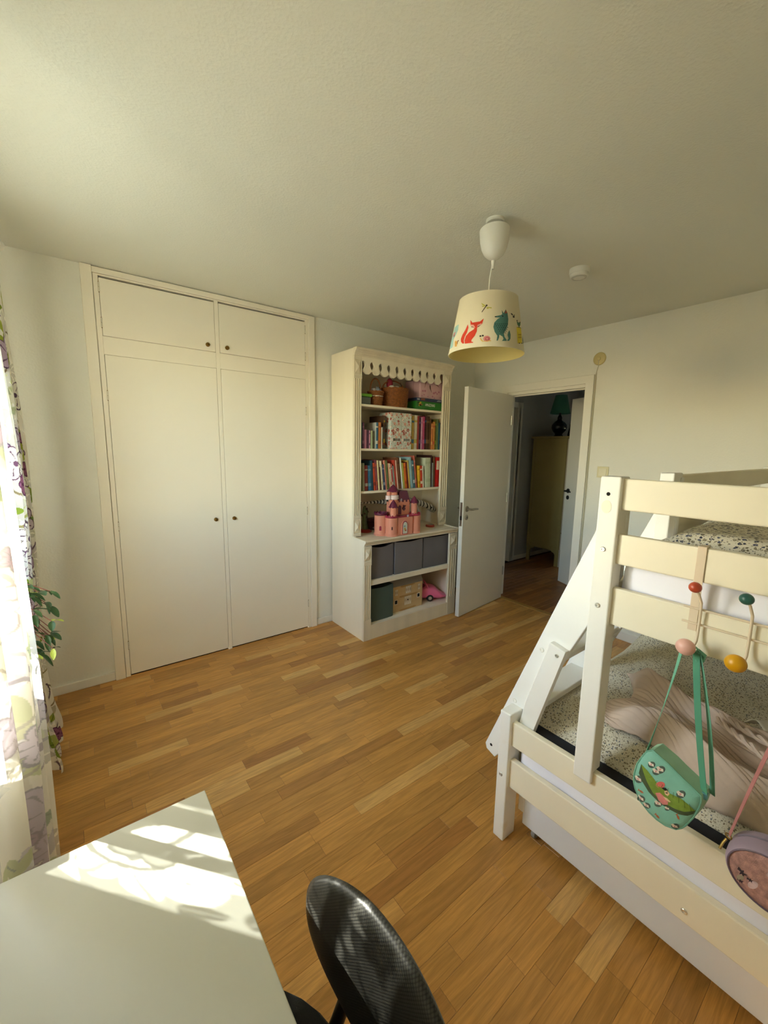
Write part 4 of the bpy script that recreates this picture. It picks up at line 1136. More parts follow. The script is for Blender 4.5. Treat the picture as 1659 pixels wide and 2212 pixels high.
# ------------------------------------------------------------------ pendant lamp with animal print
LX, LY, ZB, ZT, RB, RT = -1.905, -1.712, 1.932, 2.168, 0.169, 0.128
SHADE = mat('lamp_shade_fabric', 'ece6d0', .8, var=.02, vscale=8, bump=.12, bscale=900, trans=.30)
SHIN = mat('lamp_shade_lining', 'e6d690', .7, var=.02, trans=.35)
lp = thing('pendant_lamp', 'pendant lamp with cream conical shade printed with fox and wolf, hanging from the ceiling', 'ceiling lamp', (LX, LY, 2.5))
sh = MB().lathe([(RB, ZB), (RT, ZT)], (LX, LY, 0), 96).build('lamp_shade', SHADE, lp, smooth=True)
MB().lathe([(RB - .0016, ZB + .0005), (RT - .0016, ZT - .0005)], (LX, LY, 0), 72).build('lining', SHIN, sh, smooth=True)
MB().lathe([(RB - .002, ZB), (RB + .0012, ZB), (RB + .0010, ZB + .006), (RB - .002, ZB + .006)], (LX, LY, 0), 96).build('hem', SHADE, sh, smooth=True)
MB().lathe([(RT - .002, ZT - .005), (RT + .0012, ZT - .005), (RT + .001, ZT), (RT - .002, ZT)], (LX, LY, 0), 72).build('hem', SHADE, sh, smooth=True)
mb = MB()
for k in range(3):
    a = R(30 + 120 * k); mb.tube([(LX + .02 * math.cos(a), LY + .02 * math.sin(a), ZT - .055), (LX + (RT - .003) * math.cos(a), LY + (RT - .003) * math.sin(a), ZT - .004)], .0018, 6)
mb.lathe([(.020, ZT - .058), (.024, ZT - .058), (.024, ZT - .052), (.020, ZT - .052), (.020, ZT - .058)], (LX, LY, 0), 20)
mb.build('shade_carrier', WHITEP, lp, smooth=True)
MB().lathe([(0, ZT + .01), (.012, ZT + .008), (.018, ZT - .005), (.020, ZT - .06), (.018, ZT - .075), (0, ZT - .075)], (LX, LY, 0), 20).build('lamp_holder', WHITEP, lp, smooth=True)
MB().lathe([(.013, ZT - .075), (.015, ZT - .09), (.029, ZT - .125), (.030, ZT - .14), (.021, ZT - .163), (0, ZT - .17)], (LX, LY, 0), 20).build('bulb', mat('opal_glass', 'efece2', .3), lp, smooth=True)
CXL, CYL = LX + .012, LY - .006
MB().tube([(LX, LY, ZT + .005), (LX + .002, LY, 2.26), (CXL, CYL, 2.335)], .0032, 8).build('cord', WHITEP, lp, smooth=True)
MB().lathe([(.0045, 2.300), (.0055, 2.301), (.0085, 2.332), (.0085, 2.340)], (CXL, CYL, 0), 16).build('strain_relief', WHITEP, lp, smooth=True)
MB().lathe([(0, 2.346), (.012, 2.347), (.028, 2.354), (.044, 2.370), (.055, 2.393), (.062, 2.425), (.0655, 2.468), (.0640, 2.468), (.0595, 2.425), (.052, 2.395), (.03, 2.362), (0, 2.356)], (CXL, CYL, 0), 40).xform(Matrix.Translation((CXL, CYL, 2.456)) @ Matrix.Rotation(R(-5), 4, 'X') @ Matrix.Rotation(R(4), 4, 'Y') @ Matrix.Translation((-CXL, -CYL, -2.468))).build('canopy_cup', WHITEP, lp, smooth=True)
MB().lathe([(0, 2.488), (.036, 2.488), (.040, 2.492), (.040, 2.5), (0, 2.5)], (CXL, CYL, 0), 28).build('ceiling_plate', WHITEP, lp, smooth=True)
MB().tube([(CXL + .006, CYL, 2.489), (CXL + .012, CYL, 2.475), (CXL + .004, CYL, 2.466), (CXL - .004, CYL, 2.474)], .003, 8).build('hook', BLACKM, lp, smooth=True)

TH0 = math.atan2(-3.0017 - LY, -3.4592 - LX)
def shade_pt(px, py, lift):
    """a point of the print (in units of the drawing) wrapped round the cone"""
    X, Y = 940 + px / 4.608, 450 + py / 4.608
    for _ in range(2):
        cx = 1047.5 + (767 - Y) * .0735; hw = 81.0 - (767 - Y) * .149
        ph = math.asin(max(-.97, min(.97, (X - cx) / hw)))
    yb, yt = 767 - 16 * math.cos(ph), 641 - 16 * math.cos(ph)
    v = (yb - Y) / (yb - yt)
    r = RB + (RT - RB) * v + lift
    return (LX + r * math.cos(TH0 + ph), LY + r * math.sin(TH0 + ph), ZB + (ZT - ZB) * v)
def shade_print(name, polys, cols):
    mb = MB(); ms = []; idx = {}
    for i, (c, poly) in enumerate(polys):
        if c not in idx: idx[c] = len(ms); ms.append(mat('print_' + c, c, .8, var=.08, vscale=60, trans=.12))
        mb.decal(poly, lambda u, v, i=i: shade_pt(u, v, .0006 + .0002 * i), 12, idx[c])
    return mb.build(name, ms, sh)
shade_print('fox_print', [
    ('cf3a20', [(345, 1145), (350, 1180), (335, 1230), (314, 1270), (303, 1305), (305, 1342), (290, 1342), (275, 1320), (275, 1290), (290, 1250), (320, 1200)]),
    ('cf3a20', [(312, 1345), (310, 1310), (325, 1265), (355, 1230), (395, 1205), (410, 1190), (428, 1185), (425, 1225), (405, 1270), (375, 1310), (372, 1330), (388, 1333), (388, 1342)]),
    ('cf3a20', [(370, 1102), (388, 1132), (455, 1127), (490, 1098), (475, 1150), (440, 1182), (412, 1200), (385, 1180), (370, 1160)]),
    ('e0a79a', [(371, 1150), (400, 1158), (412, 1188), (390, 1184), (372, 1165)]), ('e0a79a', [(432, 1162), (470, 1146), (458, 1168), (428, 1184)]),
    ('2a2320', [(374, 1168), (386, 1178), (398, 1172), (392, 1182), (380, 1182)]), ('2a2320', [(432, 1170), (446, 1172), (460, 1162), (450, 1176), (436, 1178)]),
], None)
dash = []
for j in range(6):
    for i in range(7):
        x, y = 583 + i * 17 + (j % 2) * 8, 1158 + j * 19
        if x < 700 - j * 7 and x > 578 + j * 7: dash.append(('24433f', [(x, y), (x + 8, y), (x + 7, y + 9), (x + 1, y + 9)]))
shade_print('wolf_print', [
    ('4f8079', [(685, 1012), (700, 1050), (705, 1110), (700, 1170), (680, 1220), (660, 1258), (666, 1295), (682, 1322), (682, 1335), (640, 1335), (655, 1315), (648, 1290), (620, 1270), (616, 1300), (603, 1332), (594, 1330), (602, 1282), (580, 1240), (570, 1190), (580, 1145), (610, 1110), (632, 1097), (590, 1092), (583, 1083), (640, 1070), (652, 1060), (650, 1018), (664, 1052)]),
    ('4f8079', [(712, 1225), (720, 1270), (718, 1310), (705, 1335), (685, 1333), (700, 1310), (692, 1275), (700, 1245)]),
    ('a5533f', [(685, 1017), (697, 1050), (672, 1056)]), ('1f1f1c', circle(655, 1082, 7, 8)), ('1f1f1c', [(583, 1083), (600, 1080), (598, 1091), (588, 1091)])] + dash, None)
shade_print('snail_print', [('d98a86', circle(510, 1308, 31, 16)), ('b85a60', circle(514, 1310, 20, 14)), ('d98a86', circle(512, 1308, 11, 12)), ('e2b45a', [(447, 1285), (458, 1300), (474, 1330), (545, 1326), (548, 1334), (470, 1336), (455, 1318)]), ('2a2320', circle(455, 1278, 9, 8)), ('2a2320', circle(476, 1275, 9, 8))], None)
shade_print('dragonfly_print', [('c7c24f', [(512, 968), (472, 935), (478, 952), (498, 972)]), ('c7c24f', [(505, 975), (475, 965), (485, 980)]), ('c7c24f', [(518, 980), (562, 990), (560, 1000), (530, 992)]), ('c7c24f', [(515, 984), (540, 1000), (522, 1004)]), ('4a4038', [(512, 968), (519, 972), (476, 1035), (472, 1030)]), ('2a2320', circle(519, 966, 8, 8))], None)
shade_print('mouse_print', [('d9c83c', [(780, 1190), (830, 1192), (832, 1355), (785, 1358)]), ('47745a', [(783, 1120), (800, 1142), (826, 1134), (822, 1165), (808, 1188), (790, 1165)]), ('2a2320', circle(788, 1122, 6, 8)), ('2a2320', circle(820, 1134, 5, 8)), ('4d6a58', [(845, 1265), (857, 1290), (853, 1350), (840, 1356), (838, 1310)]),
    ('b08f2c', [(792, 1262), (826, 1258), (826, 1270), (792, 1274)]), ('b08f2c', [(792, 1290), (826, 1286), (826, 1298), (792, 1302)]), ('2a2320', [(775, 1192), (805, 1186), (835, 1196), (805, 1194)]), ('2a2320', circle(800, 1356, 6, 8)), ('2a2320', circle(826, 1354, 6, 8))], None)
shade_print('cat_print', [('9cc4c2', [(208, 1155), (228, 1142), (255, 1130), (248, 1190), (225, 1240), (196, 1285), (186, 1368), (150, 1385), (163, 1320), (186, 1230)]), ('c9807f', [(196, 1220), (222, 1200), (212, 1245), (190, 1262)]), ('6d5a66', [(200, 1240), (214, 1232), (205, 1262)])], None)
shade_print('squirrel_print', [('d9a24e', [(212, 1312), (226, 1300), (236, 1318), (232, 1365), (212, 1366)]), ('8a5b34', [(238, 1310), (250, 1298), (256, 1306), (246, 1316), (240, 1345), (235, 1340)])], None)
shade_print('bee_print', [('2a2320', circle(742, 1062, 7, 8)), ('2a2320', circle(756, 1086, 10, 9)), ('6a625a', circle(735, 1055, 6, 8)), ('6a625a', [(748, 1070), (768, 1062), (762, 1078)]), ('4a4038', [(728, 1058), (750, 1072), (746, 1078)])], None)

# ------------------------------------------------------------------ ceiling and wall fittings
sm_ = thing('smoke_detector', 'round white smoke detector on the ceiling right of the lamp', 'smoke detector', (-1.135, -1.70, 2.5))
MB().lathe([(0, 2.474), (.050, 2.474), (.053, 2.478), (.053, 2.5), (0, 2.5)], (-1.135, -1.70, 0), 40).build('base', WHITEP, sm_, smooth=True)
MB().lathe([(0, 2.452), (.034, 2.453), (.045, 2.458), (.049, 2.466), (.049, 2.474), (0, 2.474)], (-1.135, -1.70, 0), 40).build('cover', WHITEP, sm_, smooth=True)
MB().lathe([(.030, 2.4525), (.031, 2.4508), (.040, 2.4545), (.041, 2.457)], (-1.135, -1.70, 0), 40).build('vent_ring', mat('vent_grey', 'c9c6bb', .5), sm_, smooth=True)
ro = thing('wall_rosette', 'round yellowed ivory wall rosette above the right corner of the door casing', 'rosette', (0, -1.296, 2.246))
MB().lathe([(.050, 0), (.050, -.006), (.046, -.011), (.014, -.014), (.012, -.018), (.0, -.018)], (0, -1.296, 2.246), 36, axis='x').build('cover', mat('old_ivory', 'cdbd84', .45), ro, smooth=True)
cr = MB().tube([(-.017, -1.296, 2.235), (-.010, -1.295, 2.195), (-.006, -1.284, 2.155), (-.005, -1.2765, 2.12), (-.005, -1.2755, 1.6), (-.005, -1.278, 1.0), (-.005, -1.276, .3), (-.005, -1.276, .08)], .0028, 7).tube([(-.005, -1.283, 2.14), (-.004, -1.2835, 1.6), (-.004, -1.285, 1.0), (-.004, -1.283, .3), (-.004, -1.283, .08)], .0026, 7).build('telephone_cable', mat('cord_ivory', 'c9c2aa', .5), None, smooth=True)
tag(cr, 'thin ivory double cord running down beside the door casing', 'cable')
sw = thing('light_switch', 'square ivory light switch on the wall behind the bunk bed post', 'switch', (0, -1.405, 1.343))
bxo('plate', (-.009, 0, -1.450, -1.360, 1.298, 1.388), IVORY, sw, .003)
bxo('rocker', (-.013, -.009, -1.436, -1.374, 1.312, 1.374), mat('ivory_rocker', 'e6dfc2', .35), sw, .003)

# ------------------------------------------------------------------ hall furniture
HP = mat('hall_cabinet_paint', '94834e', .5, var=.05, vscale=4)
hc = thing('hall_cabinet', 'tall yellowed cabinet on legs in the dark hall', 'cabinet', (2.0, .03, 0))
X0, X1, Y0, Y1, ZT_ = 1.545, 2.40, -.222, .255, 1.70
bxo('top', (X0 - .03, X1 + .03, Y0 - .03, Y1 + .02, ZT_ - .028, ZT_), HP, hc, .008)
mb = MB(); mb.prism([(Y0, .0), (Y0 + .055, 0), (Y0 + .055, .15), (Y0 + .075, .18), (Y0 + .10, .185), (Y0 + .12, .205), (Y1 - .12, .205), (Y1 - .10, .185), (Y1 - .075, .18), (Y1 - .05, .15), (Y1 - .05, 0), (Y1, 0), (Y1, ZT_ - .028), (Y0, ZT_ - .028)], 'x', X0, X0 + .02)
mb.build('side_panel', HP, hc, bevel=.002)
mb = MB(); mb.box(X0 - .006, X0, Y0 + .002, Y0 + .04, .20, ZT_ - .03); mb.box(X0 - .006, X0, Y1 - .04, Y1, .20, ZT_ - .03); mb.box(X0 - .006, X0, Y0 + .04, Y1 - .04, .215, .255); mb.box(X0 - .006, X0, Y0 + .04, Y1 - .04, ZT_ - .07, ZT_ - .03)
mb.build('side_frame', HP, hc, bevel=.002)
bxo('side_panel', (X1 - .02, X1, Y0, Y1, .0, ZT_ - .028), HP, hc, .002)
bxo('back_panel', (X0 + .02, X1 - .02, Y1 - .015, Y1, .20, ZT_ - .028), HP, hc)
bxo('bottom_panel', (X0 + .02, X1 - .02, Y0 + .01, Y1 - .015, .205, .225), HP, hc)
HPF = mat('hall_cabinet_front', 'cbbfae', .45, var=.03)
for a, c in ((X0 + .01, (X0 + X1) / 2 - .002), ((X0 + X1) / 2 + .002, X1 - .01)):
    d = bxo('door', (a, c, Y0 - .018, Y0, .46, ZT_ - .035), HPF, hc, .004)
    bxo('door_panel', (a + .06, c - .06, Y0 - .023, Y0 - .017, .54, ZT_ - .11), HPF, d, .004)
    MB().ball(((a + c) / 2 + (.15 if a < 1.7 else -.15), Y0 - .035, 1.0), .012, 12, 8).build('knob', BRASS, d, smooth=True)
d = bxo('drawer', (X0 + .01, X1 - .01, Y0 - .018, Y0, .235, .45), HPF, hc, .004)
for x in (1.75, 2.2): MB().ball((x, Y0 - .03, .34), .013, 12, 8).build('knob', BRASS, d, smooth=True)
mb = MB(); mb.box(X0, X1, Y0 - .012, Y0, .17, .235); mb.box(X1 - .06, X1, Y0 - .012, Y0, 0, .17); mb.box(X0, X0 + .06, Y0 - .012, Y0, 0, .17); mb.build('apron', HPF, hc, bevel=.003)
tl = thing('table_lamp', 'table lamp with dark green shade and glossy round base on the hall cabinet', 'table lamp', (1.81, .06, ZT_))
tx, ty = 1.81, .06
TLB = mat('lamp_glaze', '0b1d2a', .12, var=.2, coat=.6)
MB().lathe([(0, 0), (.060, 0), (.062, .012), (.045, .03), (.050, .045), (.085, .085), (.097, .125), (.092, .160), (.065, .195), (.035, .215), (.026, .235), (.030, .25), (.022, .27), (.016, .285), (0, .285)], (tx, ty, ZT_), 32).build('base', TLB, tl, smooth=True)
MB().lathe([(.0, .28), (.014, .28), (.014, .345), (0, .345)], (tx, ty, ZT_), 14).build('lamp_holder', BLACKM, tl, smooth=True)
MB().lathe([(.128, .305), (.073, .545), (.071, .545), (.126, .305)], (tx, ty, ZT_), 36).build('lamp_shade', mat('green_shade', '3f7a66', .8, var=.1, bump=.2, bscale=400), tl, smooth=True)
cp = MB()
nn = 14
for j in range(9):
    v = j / 8
    for i in range(nn):
        a = 2 * math.pi * i / nn
        r_ = (.115 + .02 * math.sin(3 * a)) * (1 - v * .55) * (1 + .12 * math.sin(5 * a + v * 4))
        cp.v.append((2.07 + r_ * math.cos(a) * .9, -.03 + r_ * math.sin(a) * .75, ZT_ + .001 + .34 * v))
for j in range(8):
    for i in range(nn): cp.f.append((j * nn + i, j * nn + (i + 1) % nn, (j + 1) * nn + (i + 1) % nn, (j + 1) * nn + i)); cp.m.append(0)
cp.f.append(tuple(range(nn - 1, -1, -1))); cp.m.append(0); cp.f.append(tuple(range(8 * nn, 9 * nn))); cp.m.append(0)
o = cp.build('cloth_bag', mat('black_cloth', '0d0d0f', .9), None, smooth=True, angle=80); tag(o, 'black cloth bag slumped on the hall cabinet behind the white door', 'bag')

# ------------------------------------------------------------------ bunk bed
def pine(name, color):
    m = mat(name, color, .5, spec=.4, var=.03, vscale=5)
    nt = m.node_tree; N, L = nt.nodes, nt.links
    b = N['Principled BSDF']; src = b.inputs['Base Color'].links[0].from_socket
    tc = N.new('ShaderNodeTexCoord')
    v = N.new('ShaderNodeTexVoronoi'); v.inputs['Scale'].default_value = 3.3
    n = N.new('ShaderNodeTexNoise'); n.inputs['Scale'].default_value = 9
    L.new(tc.outputs['Object'], n.inputs['Vector'])
    mx = N.new('ShaderNodeMixRGB'); mx.blend_type = 'ADD'; mx.inputs[0].default_value = .03; L.new(tc.outputs['Object'], mx.inputs[1]); L.new(n.outputs['Color'], mx.inputs[2])
    L.new(mx.outputs[0], v.inputs['Vector'])
    mr = N.new('ShaderNodeMapRange'); mr.inputs[1].default_value = .03; mr.inputs[2].default_value = .075; mr.inputs[3].default_value = .30; mr.inputs[4].default_value = 0
    L.new(v.outputs['Distance'], mr.inputs[0])
    m2 = N.new('ShaderNodeMixRGB'); m2.inputs[2].default_value = lin('d8c9a0')
    L.new(mr.outputs[0], m2.inputs[0]); L.new(src, m2.inputs[1]); L.new(m2.outputs[0], b.inputs['Base Color'])
    return m
BED = pine('bed_whitewash', 'f0efe9')
BEDC = pine('bed_rail_cream', 'efe8d2')
bd = thing('bunk_bed', 'white painted wooden family bunk bed with slanted side ladder at the right', 'bunk bed', (-1.25, -2.85, 0))
BX0, BX1 = -2.238, -.25
YF, YP, YBK = -2.145, -2.433, -3.56      # front of the wide lower bed, front of the upper bunk, back
def bp(name, b, bev=.004, m=None): return bxo(name, b, m or (BEDC if name == 'rail' else BED), bd, bev)
BOLT = mat('zinc_bolt', 'd4d4cf', .35, metal=.8)
def bolt(parent, x, y, z, r=.0075, m=None):
    mb = MB().lathe([(r, 0), (r, -.002), (r * .8, -.0035), (r * .45, -.0035), (r * .42, -.0015), (0, -.0015)], (x, y, z), 16, axis='x')
    mb.build('bolt', m or BOLT, parent, smooth=True)
def cap(parent, x, y, z, r=.008): bolt(parent, x, y, z, r, WHITEP)
# lower bed
lg = bp('leg', (BX0, BX0 + .075, YF - .046, YF, 0, .536)); bolt(lg, BX0, -2.165, .277)
bp('leg', (BX1 - .075, BX1, YF - .046, YF, 0, .536)); bp('leg', (BX0, BX0 + .075, YBK, YBK + .046, 0, 1.435)); bp('leg', (BX1 - .075, BX1, YBK, YBK + .046, 0, 1.435))
RX = BX0 + .016
bp('rail', (RX, RX + .024, YBK + .03, YF - .02, .405, .502)); r2_ = bp('rail', (RX, RX + .024, YBK + .03, YF - .02, .232, .347)); bolt(r2_, RX, -2.757, .268)
bp('rail', (BX1 - .04, BX1 - .016, YBK + .03, YF - .02, .405, .502)); bp('rail', (BX1 - .04, BX1 - .016, YBK + .03, YF - .02, .232, .347))
bp('rail', (BX0 + .06, BX1 - .06, YF - .040, YF - .016, .232, .347)); bp('rail', (BX0 + .06, BX1 - .06, YBK + .016, YBK + .04, .232, .347))
bp('bed_base', (RX + .026, BX1 - .045, YBK + .045, YF - .045, .262, .285), .001)
# upper bunk posts: front posts notched over the lower rail
def post(x0, x1, y0, y1, z1=1.434):
    return MB().ngon_prism([(x0, .467), (x0, z1), (x1, z1), (x1, .5025), (RX - .0005, .5025), (RX - .0005, .467)], 'y', y0, y1).build('post', BED, bd, bevel=.004)
p1 = post(BX0, BX0 + .058, YP - .057, YP)
for z in (1.222, 1.050): bolt(p1, BX0, -2.459, z)
MB().lathe([(.0055, -.0006), (0, -.0006)], (BX0, -2.459, 1.384), 14, axis='x').build('peg_hole', DARK, p1)
MB().prism(circle(-2.457, 1.347, .014, 18, .019), 'x', BX0 - .0006, BX0 - .0001).build('glue_patch', mat('glue_patch', 'e9e2cc', .4), p1)
bp('post', (BX1 - .058, BX1, YP - .057, YP, .20, 1.434))
bp('post', (-1.80, -1.72, YP - .045, YP, .955, 1.434))
for (a, c) in ((1.340, 1.429), (1.182, 1.270), (.998, 1.111)):
    bp('rail', (RX, RX + .022, YBK + .03, YP - .052, a, c)); bp('rail', (BX1 - .04, BX1 - .016, YBK + .03, YP - .052, a, c))
bp('rail', (-1.745, BX1 - .03, YP - .042, YP - .018, 1.345, 1.427)); bp('rail', (-1.745, BX1 - .03, YP - .042, YP - .018, 1.182, 1.270))
bp('rail', (BX0 + .05, BX1 - .03, YP - .042, YP - .018, .998, 1.111)); bp('rail', (BX0 + .05, BX1 - .03, YBK + .016, YBK + .04, .998, 1.111)); bp('rail', (BX0 + .05, BX1 - .03, YBK + .016, YBK + .04, 1.340, 1.429))
bp('bed_base', (RX + .026, BX1 - .045, YBK + .045, YP - .05, 1.012, 1.034), .001)
# slanted ladder: two broad stringers and treads between
def stringer(x0, x1):
    pts = [(-2.032, .292), (-2.038, .274), (-2.081, .258), (-2.135, .335), (-2.348, .825), (-2.403, .948), (-2.485, 1.128), (-2.485, 1.434 - .0), (-2.455, 1.40)]
    pts = [(-2.030, .292), (-2.036, .272), (-2.080, .257), (-2.148, .362), (-2.348, .825), (-2.403, .948), (-2.483, 1.13), (-2.483, 1.42), (-2.448, 1.385), (-2.397, 1.253), (-2.309, 1.027)]
    return MB().prism(pts, 'x', x0, x1).build('ladder_stringer', BED, bd, bevel=.003)
s1 = stringer(-2.165, -2.139); s2 = stringer(-1.744, -1.718)
cap(s1, -2.165, -2.250, .799, .009); cap(s1, -2.165, -2.155, .550, .009); MB().lathe([(.006, -.0006), (0, -.0006)], (-2.165, -2.060, .301), 12, axis='x').build('peg_hole', DARK, s1)
ANG = math.atan2(.96, -.365)
for (y, z) in ((-2.145, .375), (-2.195, .560), (-2.275, .795), (-2.360, 1.03)):
    MB().box(-2.139, -1.744, y - .055, y + .045, z - .011, z + .011).build('tread', BED, bd, bevel=.003)
br = MB().prism([(-2.2925, .851), (-2.351, .838), (-2.240, .43), (-2.185, .43), (-2.219, .60)], 'x', -2.192, -2.166).build('brace', BED, bd, bevel=.003)
bolt(br, -2.192, -2.322, .815, .0065)
# drawer under the bed
ud = thing('underbed_drawer', 'white under-bed drawer on small clear castors below the lower bunk', 'drawer', (-1.3, -2.85, 0))
DRW = mat('drawer_white', 'e2e5ea', .45, var=.02)
bxo('front_panel', (-2.150, -2.130, -3.42, -2.215, .050, .222), DRW, ud, .002)
MB().box(-2.130, -.9, -2.235, -2.215, .05, .20).box(-2.130, -.9, -3.42, -3.40, .05, .20).box(-.92, -.9, -3.40, -2.235, .05, .2).box(-2.130, -.92, -3.40, -2.235, .05, .06).build('tray', DRW, ud, bevel=.001)
CLR = mat('clear_plastic', '9c9c98', .2, spec=.6)
for (x, y) in ((-2.118, -2.255), (-2.118, -3.37), (-.95, -2.255), (-.95, -3.37)):
    MB().lathe([(0, -.008), (.018, -.008), (.021, -.004), (.021, .004), (.018, .008), (0, .008)], (x, y, .0212), 16, axis='y').box(x - .012, x + .012, y - .013, y + .013, .040, .0499).build('castor', CLR, ud, smooth=True)
bp('leg', (BX0 + .085, BX0 + .105, YF - .075, YF - .05, .10, .30), .002)

# ------------------------------------------------------------------ mattresses and bedding
SHEET = mat('white_sheet', 'eeeefa', .85, var=.015, vscale=3, bump=.7, bscale=9)
def pillowbox(name, b, m, r=.035, nx=40, ny=20, fn=None, parent=None):
    """soft box: rounded edges, wrinkled sides"""
    x0, x1, y0, y1, z0, z1 = b
    bm = bmesh.new()
    bmesh.ops.create_cube(bm, size=1)
    for v in bm.verts: v.co = Vector(((x0 + x1) / 2 + v.co.x * (x1 - x0), (y0 + y1) / 2 + v.co.y * (y1 - y0), (z0 + z1) / 2 + v.co.z * (z1 - z0)))
    bmesh.ops.bevel(bm, geom=list(bm.edges), offset=r, segments=4, profile=.5, affect='EDGES')
    bmesh.ops.subdivide_edges(bm, edges=[e for e in bm.edges if e.calc_length() > .25], cuts=44, use_grid_fill=True)
    if fn:
        for v in bm.verts: v.co = fn(v.co)
    me = bpy.data.meshes.new(name); bm.to_mesh(me); bm.free(); me.materials.append(m)
    me.polygons.foreach_set('use_smooth', [True] * len(me.polygons))
    o = bpy.data.objects.new(name, me); COL.objects.link(o)
    if parent: o.parent = parent; o.location = -parent.location
    return o
def wr(c, amp=.009):
    n = noise.noise(Vector((c.x * 3, c.y * 9 + c.z * 6, c.z * 4))) + .6 * noise.noise(Vector((c.x * 5, c.y * 22 - c.z * 25, c.z * 7)))
    cx, cy = (-1.25, -2.95)
    return Vector((c.x + (amp * n if abs(c.x - cx) > .9 else 0), c.y + (amp * n if abs(c.y - cy) > .4 else 0), c.z))
m1 = pillowbox('mattress', (-2.192, -.30, -3.50, -2.20, .2855, .440), SHEET, fn=wr); tag(m1, 'lower bunk mattress under a white fitted sheet', 'mattress')
NAVY = mat('navy_cover', '22252c', .9, var=.15, vscale=20, bump=.3, bscale=600)
m2 = pillowbox('mattress_topper', (-2.186, -.31, -3.49, -2.21, .4405, .474), NAVY, .014); tag(m2, 'dark navy mattress topper showing along the lower bunk edge', 'topper')
m3 = pillowbox('mattress', (-2.194, -.30, -3.50, -2.488, 1.0345, 1.205), SHEET, .05, fn=wr); tag(m3, 'upper bunk mattress under a white fitted sheet', 'mattress')
DITSY = floral('ditsy_cotton', 'd9d3bf', ['7a7460', '8d8368', '6a6f76', '7d6d56'], 150, .38, 'b0a990', 1.6)
DITSY2 = floral('ditsy_cotton_navy', 'ddd7c6', ['3c4252', '6f6650', '54596b', '8a8270'], 88, .40, '9a937c', 1.7)
def nz(x, y, s, o=0.0): return noise.noise(Vector((x * s + o, y * s - o * .7, o)))
def lowduvet(x, y):
    """height of the lower duvet's top"""
    e = min(smoothstep(-2.125, -2.00, x + .018 * math.sin(y * 17)), smoothstep(-.34, -.45, x) if x > -.8 else 1, smoothstep(-2.16, -2.30, y) if y > -2.6 else 1)
    h = .474 + .075 * e ** .6 + .028 * e * nz(x, y, 2.6, 3) + .016 * e * nz(x, y, 6.0, 8) + .006 * e * nz(x, y, 15, 2)
    # raised ridge towards the far side
    h += .13 * e * math.exp(-((x + 1.10) / .36) ** 2) * smoothstep(-3.1, -2.5, y)
    h += .05 * e * math.exp(-((x + 1.62) / .25) ** 2 - ((y + 2.45) / .22) ** 2)
    return h
def cloth_top(name, x0, x1, y0, y1, nx, ny, hf, zb, m, parent=None):
    mb = MB()
    P = lambda u, v: (x0 + (x1 - x0) * u, y0 + (y1 - y0) * v, hf(x0 + (x1 - x0) * u, y0 + (y1 - y0) * v))
    mb.grid(nx, ny, P)
    # skirt down to the mattress and an underside
    edge = [(i / nx, 0) for i in range(nx)] + [(1, j / ny) for j in range(ny)] + [(1 - i / nx, 1) for i in range(nx)] + [(0, 1 - j / ny) for j in range(ny)]
    top = [P(*e) for e in edge]; n = len(top)
    mb.add(top + [(p[0], p[1], zb) for p in top], [(i, (i + 1) % n, (i + 1) % n + n, i + n) for i in range(n)])
    mb.add([(x0, y0, zb), (x1, y0, zb), (x1, y1, zb), (x0, y1, zb)], [(0, 3, 2, 1)])
    return mb.build(name, m, parent, smooth=True, angle=80)
d1 = cloth_top('duvet', -2.118, -.34, -3.46, -2.165, 130, 96, lowduvet, .4745, DITSY); tag(d1, 'rumpled floral duvet on the lower bunk', 'duvet')
def updu(x, y):
    e = min(smoothstep(-2.185, -2.09, x), smoothstep(-.34, -.45, x) if x > -.8 else 1, smoothstep(-2.50, -2.62, y) if y > -2.8 else 1)
    return 1.2055 + .070 * e ** .6 + .030 * e * nz(x, y, 2.2, 5) + .014 * e * nz(x, y, 6, 1) + .05 * smoothstep(-2.0, -1.4, x) * e
d2 = cloth_top('duvet', -2.170, -.95, -3.46, -2.505, 100, 80, updu, 1.2055, DITSY2); tag(d2, 'floral duvet with navy flowers on the upper bunk', 'duvet')
PILW = mat('pillow_white', 'e8e8ec', .85, var=.02, bump=.2, bscale=20)
pl = MB().ball((-.62, -2.86, 1.293), (.26, .34, .085), 32, 18).build('pillow', PILW, None, smooth=True); tag(pl, 'white pillow at the far end of the upper bunk', 'pillow')

# knitted blanket lying crumpled over the lower duvet
KNIT = mat('ribbed_knit', 'cdb9a8', .95, var=.05, vscale=8, bump=.4, bscale=700)
def blanket_pt(u, v):
    # quad corners in plan, warped
    A, B, C_, D_ = (-2.045, -2.43), (-1.74, -2.39), (-1.70, -3.36), (-2.10, -3.36)
    x = (A[0] * (1 - u) + B[0] * u) * (1 - v) + (D_[0] * (1 - u) + C_[0] * u) * v
    y = (A[1] * (1 - u) + B[1] * u) * (1 - v) + (D_[1] * (1 - u) + C_[1] * u) * v
    x += .03 * math.sin(v * 9 + 1) + .02 * nz(u * 2, v * 3, 2.5, 4); y += .03 * math.sin(u * 7)
    e = min(1, u / .06, v / .05, (1 - u) / .06, (1 - v) / .05)
    f = .030 * abs(math.sin(3.2 * u + 5.0 * v + 1.1 * nz(u, v, 3, 1))) ** 1.5 + .045 * max(0, nz(u, v, 3.4, 9)) + .012 * nz(u, v, 11, 2)
    f += .055 * math.exp(-((u - .12 - .25 * v) / .11) ** 2) * smoothstep(0, .12, v)
    f += .05 * math.exp(-((u - .86) / .07) ** 2)
    rib = .0020 * math.sin(2 * math.pi * (u * .38 + v * .34) / .0165)
    return (x, y, lowduvet(x, y) + .014 + e ** .5 * f + rib)
